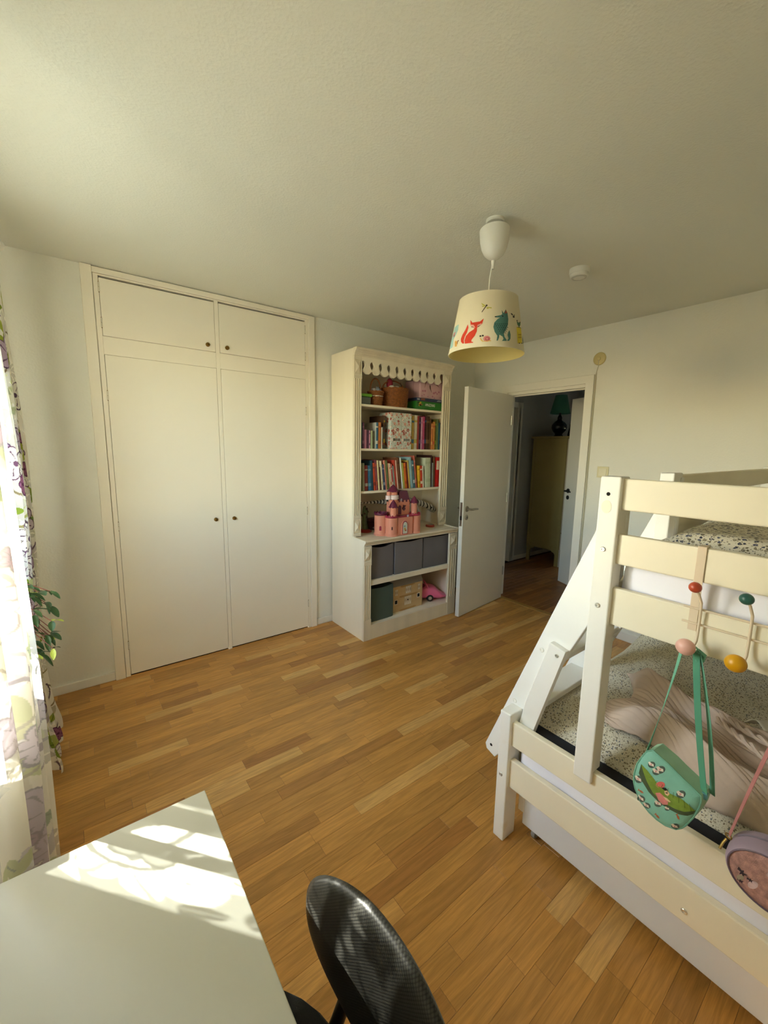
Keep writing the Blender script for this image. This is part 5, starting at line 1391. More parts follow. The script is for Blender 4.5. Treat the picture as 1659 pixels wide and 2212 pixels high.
bl = MB().grid(190, 230, blanket_pt).build('knitted_blanket', KNIT, None, smooth=True, solid=.008, angle=180); tag(bl, 'crumpled beige ribbed knit blanket lying across the lower duvet', 'blanket')
def tie(pts, r=.008):
    mb = MB(); P = []
    for i in range(len(pts) - 1):
        for k in range(14):
            t = k / 14; P.append([pts[i][j] + (pts[i + 1][j] - pts[i][j]) * t for j in range(3)])
    for s in (0, math.pi):
        Q = [(p[0] + r * .6 * math.cos(i * .55 + s), p[1] + r * .6 * math.sin(i * .55 + s), p[2] + r * .6 * math.sin(i * .55 + s + 1)) for i, p in enumerate(P)]
        mb.tube(Q, r * .75, 7)
    return mb
def onb(x, y, d): return (x, y, lowduvet(x, y) + d)
bt = tie([onb(-1.79, -2.69, .085), onb(-1.83, -2.75, .095), onb(-1.87, -2.83, .10), onb(-1.92, -2.94, .10)])
bt.build('twisted_fringe', KNIT, bl, smooth=True)
tie([onb(-1.83, -2.69, .085), onb(-1.88, -2.75, .095), onb(-1.94, -2.82, .10), onb(-2.0, -2.90, .09)]).build('twisted_fringe', KNIT, bl, smooth=True)
mb = MB().grid(6, 8, lambda u, v: (-1.80 + .05 * u + .01 * math.sin(v * 4), -2.75 - .035 * u - .05 * v, lowduvet(-1.80, -2.78) + .10 + .018 * math.sin(v * 3) - .01 * u))
mb.build('care_label', mat('label_white', 'dcd9cc', .6), bl, smooth=True, solid=.0008)

# ------------------------------------------------------------------ hook rack hung over the upper rail
RACK = mat('rack_cream', 'ddccb4', .45, var=.02)
hk = thing('hook_rack', 'cream metal hook rack with coloured balls hung over the bunk bed rail', 'hook rack', (-2.23, -2.75, 1.27))
def strap(y):
    w = .0095; t = .0022
    mb = MB(); xo = RX - .0015
    mb.box(xo - t, xo, y - w, y + w, 1.055, 1.2715); mb.box(xo - t, RX + .025, y - w, y + w, 1.2715, 1.2715 + t); mb.box(RX + .0232, RX + .0254, y - w, y + w, 1.235, 1.2715)
    mb.build('strap', RACK, hk, bevel=.0008)
strap(-2.690); strap(-3.03)
XW = RX - .0062
MB().tube([(XW, -2.668, 1.115), (XW, -3.055, 1.115)], .0026, 8).build('wire', RACK, hk, smooth=True)
MB().tube([(XW, -2.668, 1.0755), (XW, -3.055, 1.0755)], .0026, 8).build('wire', RACK, hk, smooth=True)
for i, (y, ct, cb) in enumerate(((-2.706, 'b3482e', 'e0b0a4'), (-2.803, '23584f', 'd9a012'), (-2.90, 'c98f3a', '7d9a8c'), (-2.995, 'a85c5c', '3c4f66'))):
    xw = XW - .006
    w_ = MB().tube([(xw - .026, y + .008, 1.172), (xw - .018, y + .004, 1.160), (xw - .004, y, 1.135), (xw, y, 1.11), (xw, y, 1.06), (xw - .003, y, 1.035), (xw - .018, y + .002, 1.020), (xw - .040, y + .004, 1.022)], .0032, 9).build('hook', RACK, hk, smooth=True)
    MB().ball((xw - .030, y + .010, 1.178), (.0125, .0140, .0132), 20, 14).build('ball', mat('ball_' + ct, ct, .35, var=.03), w_, smooth=True)
    MB().ball((xw - .052, y + .008, 1.030), (.0185, .0210, .0200), 22, 16).build('ball', mat('ball_' + cb, cb, .35, var=.03), w_, smooth=True)

# ------------------------------------------------------------------ the two little bags
def qmap(S, a, b):
    u, v = a / 1000, b / 1000; t = (1, u, v, u * u, u * v, v * v)
    return (sum(S[0][i] * t[i] for i in range(6)), sum(S[1][i] * t[i] for i in range(6)))
S1 = [[-2.5931, -0.1399, -0.0163, 0.0122, 0.0004, -0.0002], [0.7747, 0.0843, -0.1657, -0.0088, 0.0168, -0.0016]]
S2 = [[-2.7906, -0.1170, -0.0182, 0.0102, 0.0008, -0.0002], [0.7461, 0.0867, -0.1642, -0.0092, 0.0167, -0.0016]]
def bag_body(outline, S, xf, depth, bulge, mats_, parent):
    """front panel bulging towards the room, gusset behind it"""
    P = [qmap(S, *q) for q in outline]
    cy_ = sum(p[0] for p in P) / len(P); cz_ = sum(p[1] for p in P) / len(P)
    def dist(y, z):
        d = 9
        for i in range(len(P)):
            a, b = P[i], P[(i + 1) % len(P)]
            vx, vz = b[0] - a[0], b[1] - a[1]; t = max(0, min(1, ((y - a[0]) * vx + (z - a[1]) * vz) / (vx * vx + vz * vz + 1e-12)))
            d = min(d, math.hypot(y - a[0] - vx * t, z - a[1] - vz * t))
        return d
    def X(y, z): return xf - bulge * math.sqrt(max(0, 1 - (1 - min(1, dist(y, z) / .045)) ** 2)) - .002 * nz(y, z, 30, 1)
    return P, X
AQ = mat('aqua_canvas', '86c4b2', .85, var=.10, vscale=22, bump=.3, bscale=500)
AQD = mat('aqua_strap', '6fb096', .8, var=.08, vscale=30)
bg1 = thing('shoulder_bag', 'small aqua green child shoulder bag with leaf print hanging from the rack', 'bag', (-2.30, -2.70, .68))
OUT1 = [(330, 545), (400, 478), (500, 468), (600, 560), (750, 690), (900, 845), (1050, 990), (1200, 1130), (1305, 1235), (1310, 1340), (1270, 1450), (1180, 1600), (1050, 1735), (980, 1780), (880, 1800), (700, 1735), (560, 1640), (430, 1520), (280, 1330), (195, 1120), (168, 1000), (175, 860), (225, 690)]
P1, X1f = bag_body(OUT1, S1, -2.315, .045, .012, None, None)
mb = MB(); tv, tf = cdt(P1, .008)
mb.add([(X1f(q[0], q[1]), q[0], q[1]) for q in tv], tf)
mb.build('front_panel', AQ, bg1, smooth=True, angle=80)
n = len(P1); gus = MB()
gus.add([(-2.315, p[0], p[1]) for p in P1] + [(-2.268, p[0] - .006, p[1] + .002) for p in P1], [(i, (i + 1) % n, (i + 1) % n + n, i + n) for i in range(n)])
gus.add([(-2.268, q[0] - .006, q[1] + .002) for q in cdt(P1)[0]], cdt(P1)[1])
gus.build('gusset', mat('aqua_gusset', '9cc9ae', .85, var=.08, vscale=25), bg1, smooth=True)
gus = MB(); gus.tube([(-2.316, p[0], p[1]) for p in P1 + P1[:1]], .0022, 6, caps=False); gus.build('piping', mat('aqua_piping', '78b29c', .8), bg1, smooth=True)
def bagprint(name, polys, S, Xf, parent):
    mb = MB(); ms = []; idx = {}
    for i, (c, poly) in enumerate(polys):
        if c not in idx: idx[c] = len(ms); ms.append(mat('print_' + c, c, .85, var=.15, vscale=80))
        pm = [qmap(S, *q) for q in poly]
        mb.decal(pm, lambda y, z, i=i: (Xf(y, z) - .0006 - .00012 * i, y, z), .006, idx[c])
    return mb.build(name, ms, parent)
leaf_lo = [(310, 680), (270, 830), (330, 960), (450, 1130), (560, 1240), (680, 1350), (800, 1430), (950, 1510), (1100, 1545), (1190, 1530), (1225, 1478), (1050, 1470), (900, 1420), (760, 1350), (640, 1270), (520, 1140), (420, 960), (350, 800)]
leaf_hi = [(310, 680), (420, 770), (540, 900), (640, 1040), (760, 1140), (900, 1200), (1010, 1250), (1110, 1340), (1225, 1478), (1050, 1470), (900, 1420), (760, 1350), (640, 1270), (520, 1140), (420, 960), (350, 800)]
veins = []
for t in range(9):
    a, b = (360 + t * 100, 800 + t * 85), (430 + t * 88, 810 + t * 66)
    veins.append(('4c6420', [(a[0], a[1]), (a[0] + 8, a[1] + 2), (b[0] + 6, b[1] - 4), (b[0], b[1] - 6)]))
bagprint('leaf_print', [('4a5a3c', leaf_lo), ('7d9a3a', leaf_hi)] + veins, S1, X1f, bg1)
bagprint('girl_print', [('1f1b1e', [(615, 1045), (740, 1062), (780, 1120), (740, 1150), (700, 1165), (650, 1120)]), ('e0706c', circle(655, 1010, 76, 14, 56)), ('e8c9a0', [(715, 1115), (770, 1108), (805, 1170), (770, 1210), (725, 1175)]), ('1f1b1e', [(735, 1140), (775, 1150), (770, 1165), (740, 1158)]),
    ('e08a86', [(565, 1150), (640, 1145), (700, 1200), (780, 1310), (770, 1352), (690, 1345), (620, 1270)]), ('e8c9a0', [(690, 1205), (760, 1240), (825, 1300), (800, 1310), (740, 1270)])], S1, X1f, bg1)
def lily(cx, cy, s): return [('55655a', circle(cx + 8, cy + 6, 58 * s, 12, 48 * s)), ('e6dccb', [(cx - 50 * s, cy - 34 * s), (cx - 20 * s, cy - 40 * s), (cx + 5 * s, cy - 16 * s), (cx + 38 * s, cy - 4 * s), (cx + 44 * s, cy + 34 * s), (cx + 10 * s, cy + 22 * s), (cx - 26 * s, cy + 12 * s)]), ('d99a9a', circle(cx, cy + 2, 14 * s, 8))]
for (cx, cy, s) in ((490, 675, 1.1), (575, 785, 1.2), (640, 760, 1.3), (260, 930, 1.35), (985, 1170, 1.35), (300, 1260, 1.3), (400, 1370, 1.2), (610, 1320, 1.2), (760, 1410, .8), (880, 1725, 1.2)):
    bagprint('lily_print', lily(cx, cy, s), S1, X1f, bg1)
def fish(cx, cy, a):
    pts = [(60, 0), (30, 16), (-5, 18), (-30, 8), (-62, 26), (-52, 0), (-62, -24), (-30, -8), (-5, -18), (30, -16)]
    ca, sa = math.cos(a), math.sin(a); return [('b5653f', [(cx + p[0] * ca - p[1] * sa, cy + p[0] * sa + p[1] * ca) for p in pts])]
for (cx, cy, a) in ((310, 1135, .5), (590, 1550, .9), (940, 1560, 1.2)):
    bagprint('fish_print', fish(cx, cy, a), S1, X1f, bg1)
def ribbon(name, pts, w, m, parent, wdir=(0, 1, 0), t=.0012, twist=None):
    """flat band along a path"""
    mb = MB(); P = [Vector(p) for p in pts]; n = len(P); vs = []
    for i, p in enumerate(P):
        tg = (P[min(i + 1, n - 1)] - P[max(i - 1, 0)]).normalized()
        wv = Vector(wdir)
        if twist: wv = Matrix.Rotation(twist * i / (n - 1), 3, tg) @ wv
        wv = (wv - tg * wv.dot(tg)).normalized(); nv = tg.cross(wv)
        for (a, b) in ((-1, -1), (1, -1), (1, 1), (-1, 1)): vs.append(p + wv * a * w / 2 + nv * b * t / 2)
    fs = [(i * 4 + k, i * 4 + (k + 1) % 4, i * 4 + 4 + (k + 1) % 4, i * 4 + 4 + k) for i in range(n - 1) for k in range(4)] + [(3, 2, 1, 0), (n * 4 - 4, n * 4 - 3, n * 4 - 2, n * 4 - 1)]
    mb.add(vs, fs); return mb.build(name, m, parent, bevel=.0004)
def bez(a, b, c, d, n=16): return [tuple(Vector(a) * (1 - t) ** 3 + 3 * Vector(b) * t * (1 - t) ** 2 + 3 * Vector(c) * t * t * (1 - t) + Vector(d) * t ** 3) for t in [k / n for k in range(n + 1)]]
HKX, HKY, HKZ = -2.268, -2.704, 1.020
ribbon('strap', bez((-2.272, -2.688, 1.020), (-2.285, -2.682, .93), (-2.30, -2.668, .83), (-2.312, -2.652, .722)), .013, AQD, bg1, (.7, .7, 0), twist=.9)
ribbon('strap', bez((-2.262, -2.715, 1.020), (-2.275, -2.728, .93), (-2.29, -2.748, .82), (-2.300, -2.777, .690)), .017, mat('aqua_strap_dark', '4f9478', .8, var=.1), bg1, (.3, .95, 0), twist=.2)
ribbon('strap', bez((-2.262, -2.722, 1.020), (-2.265, -2.745, .93), (-2.272, -2.768, .84), (-2.276, -2.788, .680)), .014, AQD, bg1, (.8, .5, 0), twist=-.5)
ribbon('strap', bez((-2.272, -2.688, 1.020), (-2.270, -2.692, 1.034), (-2.266, -2.712, 1.036), (-2.262, -2.722, 1.020), 10), .013, AQD, bg1, (.9, .2, 0))
MB().tube([(-2.262, -2.716, 1.022), (-2.258, -2.730, 1.012), (-2.256, -2.727, .998), (-2.262, -2.716, .994)], .006, 8).build('knot', AQD, bg1, smooth=True)
bxo('strap_loop', (-2.304, -2.294, -2.784, -2.772, .676, .692), mat('loop_blue', '6fb3c2', .7), bg1, .001)

LAV = mat('lavender_leather', 'a493a8', .45, var=.06); SEQ = mat('rose_glitter', 'c79a94', .35, var=.35, vscale=90, bump=.8, bscale=900, metal=.25)
bg2 = thing('shoulder_bag', 'round pink glitter child bag with lavender rim hanging lower right on the bed', 'bag', (-2.32, -2.91, .58))
C2 = (-2.917, .584); RA, RBz, TL = .083, .068, R(-4)
def ell(r, a):
    u, v = RA * r * math.cos(a), RBz * r * math.sin(a)
    return (C2[0] - (u * math.cos(TL) - v * math.sin(TL)), C2[1] + u * math.sin(TL) + v * math.cos(TL))
NE = 48
E1 = [ell(1.0, 2 * math.pi * k / NE) for k in range(NE)]
def X2f(y, z):
    dy, dz = -(y - C2[0]), z - C2[1]; u = (dy * math.cos(TL) + dz * math.sin(TL)) / RA; v = (-dy * math.sin(TL) + dz * math.cos(TL)) / RBz
    return -2.322 - .012 * math.sqrt(max(0, 1 - min(1, u * u + v * v) ** 2))
mb = MB(); tv, tf = cdt([ell(.90, 2 * math.pi * k / NE) for k in range(NE)], .008); mb.add([(X2f(q[0], q[1]), q[0], q[1]) for q in tv], tf); mb.build('front_panel', SEQ, bg2, smooth=True, angle=80)
mb = MB(); prof = [(.895, -2.328), (.94, -2.330), (.985, -2.324), (1.01, -2.315), (1.02, -2.295), (1.01, -2.272), (.98, -2.262), (0.001, -2.258)]
for (r_, x_) in prof:
    for k in range(NE):
        y, z = ell(r_, 2 * math.pi * k / NE); mb.v.append((x_, y, z))
for j in range(len(prof) - 1):
    for k in range(NE): mb.f.append((j * NE + k, j * NE + (k + 1) % NE, (j + 1) * NE + (k + 1) % NE, (j + 1) * NE + k)); mb.m.append(0)
mb.build('gusset', LAV, bg2, smooth=True)
MB().tube([(-2.3305, *ell(.915, 2 * math.pi * k / NE)) for k in range(NE + 1)], .0018, 6, caps=False).build('piping', mat('lavender_dark', '6d5a6c', .45), bg2, smooth=True)
MB().tube([(-2.290, *ell(1.022, R(30) + R(120) * k / 24)) for k in range(25)], .0028, 6).build('zip', mat('zip_grey', '7d7382', .5), bg2, smooth=True)
def ble(name, pts, c):
    Q = [qmap(S2, *p) for p in pts]
    if all(((q_[0] - C2[0]) / RA) ** 2 + ((q_[1] - C2[1]) / RBz) ** 2 < .76 for q_ in Q): bagprint(name, [(c, pts)], S2, X2f, bg2)
for (cx, cy, s, c) in ((390, 1330, 70, 'b3a595'), (450, 1400, 60, 'a99c88'), (620, 1650, 68, '9a8a98'), (640, 1500, 80, 'd4b9bd'), (650, 1700, 60, '9a8a98'), (1000, 1500, 70, 'b3a595'), (1100, 1750, 70, '9a8a98'), (900, 1350, 60, 'd4b9bd'), (900, 1900, 60, 'd4b9bd')): ble('glitter_patch', circle(cx, cy, s, 12, s * .75), c)
for (cx, cy, s, a) in ((480, 1320, 95, .8), (450, 1450, 60, .4), (600, 1430, 60, .5), (720, 1790, 80, .7), (560, 1700, 26, 0), (830, 1840, 60, .9), (1000, 1650, 70, .2), (1150, 1450, 70, .6)):
    pts = [(-1, -.25), (-.3, -.18), (0, -.45), (.2, -.1), (.9, -.35), (.5, .1), (.8, .45), (.15, .2), (-.1, .55), (-.25, .1), (-.9, .2)]
    ca, sa = math.cos(a), math.sin(a); ble('blot_print', [(cx + s * (p[0] * ca - p[1] * sa), cy + s * (p[0] * sa + p[1] * ca)) for p in pts], '3f333c')
PST = mat('pink_strap', 'bf7d7d', .55, var=.08)
ribbon('strap', bez((-2.268, -2.896, 1.015), (-2.275, -2.885, .92), (-2.285, -2.868, .86), (-2.293, -2.832, .615)), .013, PST, bg2, (.6, .7, 0), twist=.5)
ribbon('strap', bez((-2.268, -2.904, 1.015), (-2.275, -2.93, .92), (-2.285, -2.98, .82), (-2.29, -2.998, .62)), .013, PST, bg2, (.6, .7, 0), twist=-.5)
ribbon('strap', bez((-2.268, -2.896, 1.015), (-2.266, -2.898, 1.03), (-2.266, -2.902, 1.03), (-2.268, -2.904, 1.015), 8), .012, PST, bg2, (.9, .1, 0))
MB().tube([(-2.293 + .006 * math.cos(a), -2.831 + .006 * math.sin(a), .612 + .003 * math.sin(a)) for a in [2 * math.pi * k / 14 for k in range(15)]], .0018, 6, caps=False).build('ring', mat('gold_ring', 'b59a5a', .3, metal=1), bg2, smooth=True)
MB().tube([(-2.300, -2.829, .608), (-2.306, -2.825, .598), (-2.312, -2.822, .583)], .0028, 8).build('zip_pull', mat('gold_ring', 'b59a5a', .3, metal=1), bg2, smooth=True)

# ------------------------------------------------------------------ desk
DESKW = mat('desk_white', 'c4c5bd', .38, var=.012, vscale=2, spec=.45)
dk = thing('desk', 'white desk top with dappled sunlight in the lower left', 'desk', (-3.56, -2.70, 0))
bxo('desk_top', (-3.842, -3.277, -3.32, -2.116, .706, .74), DESKW, dk, .0018)
LEGW = mat('desk_leg_white', 'dcdcd8', .4, var=.02)
for x in (-3.79, -3.33):
    for y in (-3.25, -2.19):
        MB().lathe([(0, 0), (.018, 0), (.020, .006), (.020, .70), (.045, .702), (.045, .7058), (0, .7058)], (x, y, 0), 18).build('leg', LEGW, dk, smooth=True)
# ------------------------------------------------------------------ desk chair
def mesh_fabric():
    m = bpy.data.materials.new('chair_mesh'); m.use_nodes = True
    nt = m.node_tree; N, L = nt.nodes, nt.links
    b = N['Principled BSDF']; b.inputs['Roughness'].default_value = .42; b.inputs['Specular IOR Level'].default_value = .6
    tc = N.new('ShaderNodeTexCoord'); mp = N.new('ShaderNodeMapping'); mp.inputs['Rotation'].default_value = (0, 0, R(45)); mp.inputs['Scale'].default_value = (240, 240, 240)
    L.new(tc.outputs['UV'], mp.inputs[0])
    v = N.new('ShaderNodeTexVoronoi'); v.inputs['Scale'].default_value = 1.0; v.inputs['Randomness'].default_value = 0.0
    v.voronoi_dimensions = '2D'
    L.new(mp.outputs[0], v.inputs['Vector'])
    r = N.new('ShaderNodeValToRGB'); r.color_ramp.elements[0].position = .25; r.color_ramp.elements[0].color = lin('34332f'); r.color_ramp.elements[1].position = .55; r.color_ramp.elements[1].color = lin('0c0c0b')
    L.new(v.outputs['Distance'], r.inputs[0]); L.new(r.outputs[0], b.inputs['Base Color'])
    bp_ = N.new('ShaderNodeBump'); bp_.inputs['Strength'].default_value = .25; bp_.inputs['Distance'].default_value = .0006; bp_.invert = True
    L.new(v.outputs['Distance'], bp_.inputs['Height']); L.new(bp_.outputs[0], b.inputs['Normal'])
    return m
ch = thing('desk_chair', 'black mesh desk chair with rounded backrest beside the white desk', 'chair', (-3.33, -2.52, 0))
PC, PW, PH, PT = Vector((-3.132, -2.588, .643)), .199, .131, .040
PROT = Matrix.Rotation(.071, 3, 'Z') @ Matrix.Rotation(.060, 3, 'Y') @ Matrix.Rotation(.053, 3, 'X')
def pad_pt(u, v, side):
    a = 2 * math.pi * u; e = .95
    ca, sa = math.cos(a), math.sin(a)
    y = PW * v * math.copysign(abs(ca) ** e, ca); z = PH * v * math.copysign(abs(sa) ** e, sa)
    th = PT / 2 * math.sqrt(max(0, 1 - v ** 3.2))
    x = .10 * (1 - math.cos(y / PW * 1.0)) * -.45 + (-th if side else th)
    p = PROT @ Vector((x, y, z))
    return tuple(PC + p)
mb = MB()
mb.grid(64, 20, lambda u, v: pad_pt(u, .001 + .999 * v, 1), uvs=lambda u, v: (PW * v * math.cos(2 * math.pi * u), PH * v * math.sin(2 * math.pi * u)))
mb.grid(64, 20, lambda u, v: pad_pt(u, .001 + .999 * v, 0), uvs=lambda u, v: (PW * v * math.cos(2 * math.pi * u), PH * v * math.sin(2 * math.pi * u)))
mb.build('backrest', mesh_fabric(), ch, smooth=True, angle=180)
CHB = mat('chair_black', '121212', .35, var=.1)
MB().tube([(-3.100, -2.50, .66), (-3.103, -2.495, .59), (-3.125, -2.482, .52), (-3.150, -2.478, .46), (-3.19, -2.482, .41), (-3.26, -2.505, .395), (-3.33, -2.52, .395)], .0125, 12).build('back_post', CHB, ch, smooth=True)
MB().box(-3.112, -3.092, -2.54, -2.46, .61, .68).build('back_bracket', CHB, ch, bevel=.004)
MB().lathe([(0, .425), (.17, .425), (.205, .435), (.215, .455), (.205, .475), (.15, .487), (0, .490)], (-3.37, -2.52, 0), 36).build('seat', mat('seat_black', '161616', .8, bump=.4, bscale=500), ch, smooth=True)
MB().box(-3.43, -3.26, -2.58, -2.46, .385, .424).build('seat_mechanism', CHB, ch, bevel=.006)
MB().lathe([(0, .09), (.025, .09), (.025, .25), (.015, .26), (.015, .386), (0, .386)], (-3.35, -2.52, 0), 16).build('gas_lift', CHB, ch, smooth=True)
st = MB()
for k in range(5):
    a = R(20 + 72 * k); st.tube([(-3.35, -2.52, .105), (-3.35 + .15 * math.cos(a), -2.52 + .15 * math.sin(a), .09), (-3.35 + .27 * math.cos(a), -2.52 + .27 * math.sin(a), .068)], [.024, .02, .015], 8)
st.build('star_base', CHB, ch, smooth=True)
for k in range(5):
    a = R(20 + 72 * k); cx, cy = -3.35 + .27 * math.cos(a), -2.52 + .27 * math.sin(a)
    MB().lathe([(0, -.02), (.022, -.02), (.026, -.014), (.026, .014), (.022, .02), (0, .02)], (cx, cy, .0265), 16, axis='y').box(cx - .008, cx + .008, cy - .008, cy + .008, .05, .064).build('castor', CHB, ch, smooth=True)

# ------------------------------------------------------------------ curtains with a printed flower pattern
def curtain_mat():
    m = bpy.data.materials.new('printed_curtain'); m.use_nodes = True
    nt = m.node_tree; N, L = nt.nodes, nt.links
    out = N['Material Output']; N.remove(N['Principled BSDF'])
    at = N.new('ShaderNodeAttribute'); at.attribute_name = 'print'
    op = N.new('ShaderNodeAttribute'); op.attribute_name = 'cover'
    tc = N.new('ShaderNodeTexCoord'); wv = N.new('ShaderNodeTexNoise'); wv.inputs['Scale'].default_value = 600
    L.new(tc.outputs['Object'], wv.inputs['Vector'])
    bp_ = N.new('ShaderNodeBump'); bp_.inputs['Strength'].default_value = .15; bp_.inputs['Distance'].default_value = .0006; L.new(wv.outputs['Fac'], bp_.inputs['Height'])
    d = N.new('ShaderNodeBsdfDiffuse'); t = N.new('ShaderNodeBsdfTranslucent'); tr = N.new('ShaderNodeBsdfTransparent')
    L.new(at.outputs['Color'], d.inputs[0]); L.new(at.outputs['Color'], t.inputs[0]); L.new(bp_.outputs[0], d.inputs['Normal'])
    m1_ = N.new('ShaderNodeMixShader'); m1_.inputs[0].default_value = .42; L.new(d.outputs[0], m1_.inputs[1]); L.new(t.outputs[0], m1_.inputs[2])
    mr = N.new('ShaderNodeMapRange'); mr.inputs[3].default_value = .46; mr.inputs[4].default_value = .015; L.new(op.outputs['Fac'], mr.inputs[0])
    m2_ = N.new('ShaderNodeMixShader'); L.new(mr.outputs[0], m2_.inputs[0]); L.new(m1_.outputs[0], m2_.inputs[1]); L.new(tr.outputs[0], m2_.inputs[2])
    L.new(m2_.outputs[0], out.inputs[0])
    return m
CURT = curtain_mat()
def curtain(name, label, shape, width, z0, z1, seed, soft=0.0, group='printed curtains at the window'):
    """shape(s, z) -> (x, y); cloth painted with leaves, petals and outlined flowers as in a fabric print"""
    st_ = .0027
    nu, nv = int(width / st_), int((z1 - z0) / st_)
    sv = np.linspace(0, 1, nu + 1); zv = np.linspace(z0, z1, nv + 1)
    S_, Z_ = np.meshgrid(sv, zv)
    X_, Y_ = shape(S_, Z_)
    U, V = S_ * width, Z_
    col = np.zeros((nv + 1, nu + 1, 3), dtype=np.float32); col[:] = np.array(lin('f2eee4')[:3])
    cov = np.zeros((nv + 1, nu + 1), dtype=np.float32)
    q = random.Random(seed)
    def region(cx, cy, r):
        i0, i1 = max(0, int((cx - r) / st_)), min(nu + 1, int((cx + r) / st_) + 2)
        j0, j1 = max(0, int((cy - r - z0) / st_)), min(nv + 1, int((cy + r - z0) / st_) + 2)
        return slice(j0, j1), slice(i0, i1)
    def stamp(cx, cy, r, fn, c, o):
        rg = region(cx, cy, r)
        u, v = U[rg] - cx, V[rg] - cy
        if u.size == 0: return
        k = fn(u, v)
        col[rg][k] = np.array(lin(c)[:3]) * (1 - soft) + .86 * soft; cov[rg][k] = o  # soft pales the print colours, standing in for backlight washing them out
    def leaf(cx, cy, a, l, w, c, o, vein=None):
        ca, sa = math.cos(a), math.sin(a)
        def f(u, v):
            p, s = u * ca + v * sa, -u * sa + v * ca
            t = np.clip(p / l + .5, 0, 1)
            return (np.abs(s) < w * np.sin(np.pi * t) ** .8) & (np.abs(p) < l / 2)
        stamp(cx, cy, l, f, c, o)
        if vein:
            stamp(cx, cy, l, lambda u, v: (np.abs(-u * sa + v * ca + .004 * np.sin((u * ca + v * sa) * 60)) < .0022) & (np.abs(u * ca + v * sa) < l * .42), vein, .9)
    def flower(cx, cy, r, n, a0, fill, line, o):
        def f(u, v):
            rr, th = np.hypot(u, v), np.arctan2(v, u) - a0
            return rr < r * (.62 + .38 * np.abs(np.cos(n * th / 2)) ** .7)
        def g(u, v):
            rr, th = np.hypot(u, v), np.arctan2(v, u) - a0
            e = r * (.62 + .38 * np.abs(np.cos(n * th / 2)) ** .7)
            return (rr < e) & (rr > e - .0065) | ((rr < e * .75) & (rr > e * .25) & (np.abs(np.sin(n * th / 2 + .3 * np.sin(rr * 90))) < .16))
        stamp(cx, cy, r, f, fill, o); stamp(cx, cy, r, g, line, .95); stamp(cx, cy, r, lambda u, v: np.hypot(u, v) < r * .16, line, .95)
    def arc(cx, cy, r, a0, a1, w, c):
        stamp(cx, cy, r + w, lambda u, v: (np.abs(np.hypot(u, v) - r) < w) & (np.mod(np.arctan2(v, u) - a0, 2 * np.pi) < (a1 - a0)), c, .9)
    area = width * (z1 - z0)
    cov[:] = .80
    def clear(cx, cy, r, n, a0):
        """burnt-out flower: sheer petals kept apart by narrow printed veins"""
        def f(u, v):
            rr, th = np.hypot(u, v), np.arctan2(v, u) - a0
            e = r * (.50 + .50 * np.abs(np.cos(n * th / 2)) ** .6)
            return (rr < e) & (np.abs(np.sin(n * th / 2 + .25 * np.sin(rr * 70))) > .20) & (rr > r * .14)
        stamp(cx, cy, r, f, 'f7f4ec', .0)
    for k in range(int(area * 70)):
        leaf(q.uniform(0, width), q.uniform(z0, z1), q.uniform(0, 6.3), q.uniform(.06, .14), q.uniform(.016, .034), q.choice(['c4c386', 'aeb565', 'cfc6ae', 'bdb49c', 'b3a9b3', 'c9cf9a']), q.choice([.85, .9, 1]))
    for k in range(int(area * 55)):
        leaf(q.uniform(0, width), q.uniform(z0, z1), q.uniform(0, 6.3), q.uniform(.05, .12), q.uniform(.012, .026), 'f7f4ec', .0)
    for k in range(int(area * 34)):
        clear(q.uniform(0, width), q.uniform(z0, z1), q.uniform(.05, .085), q.choice([4, 5, 6, 7]), q.uniform(0, 6.3))
    for k in range(int(area * 50)):
        cx, cy, a = q.uniform(0, width), q.uniform(z0, z1), q.uniform(0, 6.3)
        arc(cx, cy, q.uniform(.03, .09), a, a + q.uniform(1.2, 2.8), q.uniform(.003, .006), q.choice(['7d6f70', '8a7a5c', '93895f', '6e5a68']))
    for k in range(int(area * 36)):
        cx, cy, a = q.uniform(0, width), q.uniform(z0, z1), q.uniform(0, 6.3)
        c = q.choice(['93a03c', '7f9238', 'a3ab4a', '6f8a4a'])
        for i in range(q.choice([2, 3, 4])): leaf(cx + .034 * i * math.cos(a), cy + .034 * i * math.sin(a), a + (1 if i % 2 else -1) * .8, .068, .016, c, 1, '56662a' if q.random() < .4 else None)
    for k in range(int(area * 15)):
        flower(q.uniform(0, width), q.uniform(z0, z1), q.uniform(.05, .085), q.choice([5, 5, 6]), q.uniform(0, 6.3), q.choice(['e9e3da', 'cdbccb', 'b9a3b8']), q.choice(['6c4a64', '59405a', '7a5a6c']), .8)
    for k in range(int(area * 9)):
        flower(q.uniform(0, width), q.uniform(z0, z1), q.uniform(.03, .05), 5, q.uniform(0, 6.3), '94607f', '5a2f4e', 1)
    verts = np.stack([X_, Y_, Z_], -1).reshape(-1, 3)
    idx = np.arange((nv + 1) * (nu + 1)).reshape(nv + 1, nu + 1)
    fs = np.stack([idx[:-1, :-1], idx[:-1, 1:], idx[1:, 1:], idx[1:, :-1]], -1).reshape(-1, 4)
    me = bpy.data.meshes.new(name); 
    me.vertices.add(len(verts)); me.vertices.foreach_set('co', verts.ravel().astype(np.float32))
    me.loops.add(fs.size); me.loops.foreach_set('vertex_index', fs.ravel().astype(np.int32))
    me.polygons.add(len(fs)); me.polygons.foreach_set('loop_start', np.arange(0, fs.size, 4, dtype=np.int32)); me.polygons.foreach_set('loop_total', np.full(len(fs), 4, dtype=np.int32))
    me.update(calc_edges=True); me.materials.append(CURT)
    a = me.attributes.new('print', 'FLOAT_COLOR', 'POINT'); a.data.foreach_set('color', np.concatenate([col.reshape(-1, 3), np.ones((verts.shape[0], 1), np.float32)], 1).ravel())
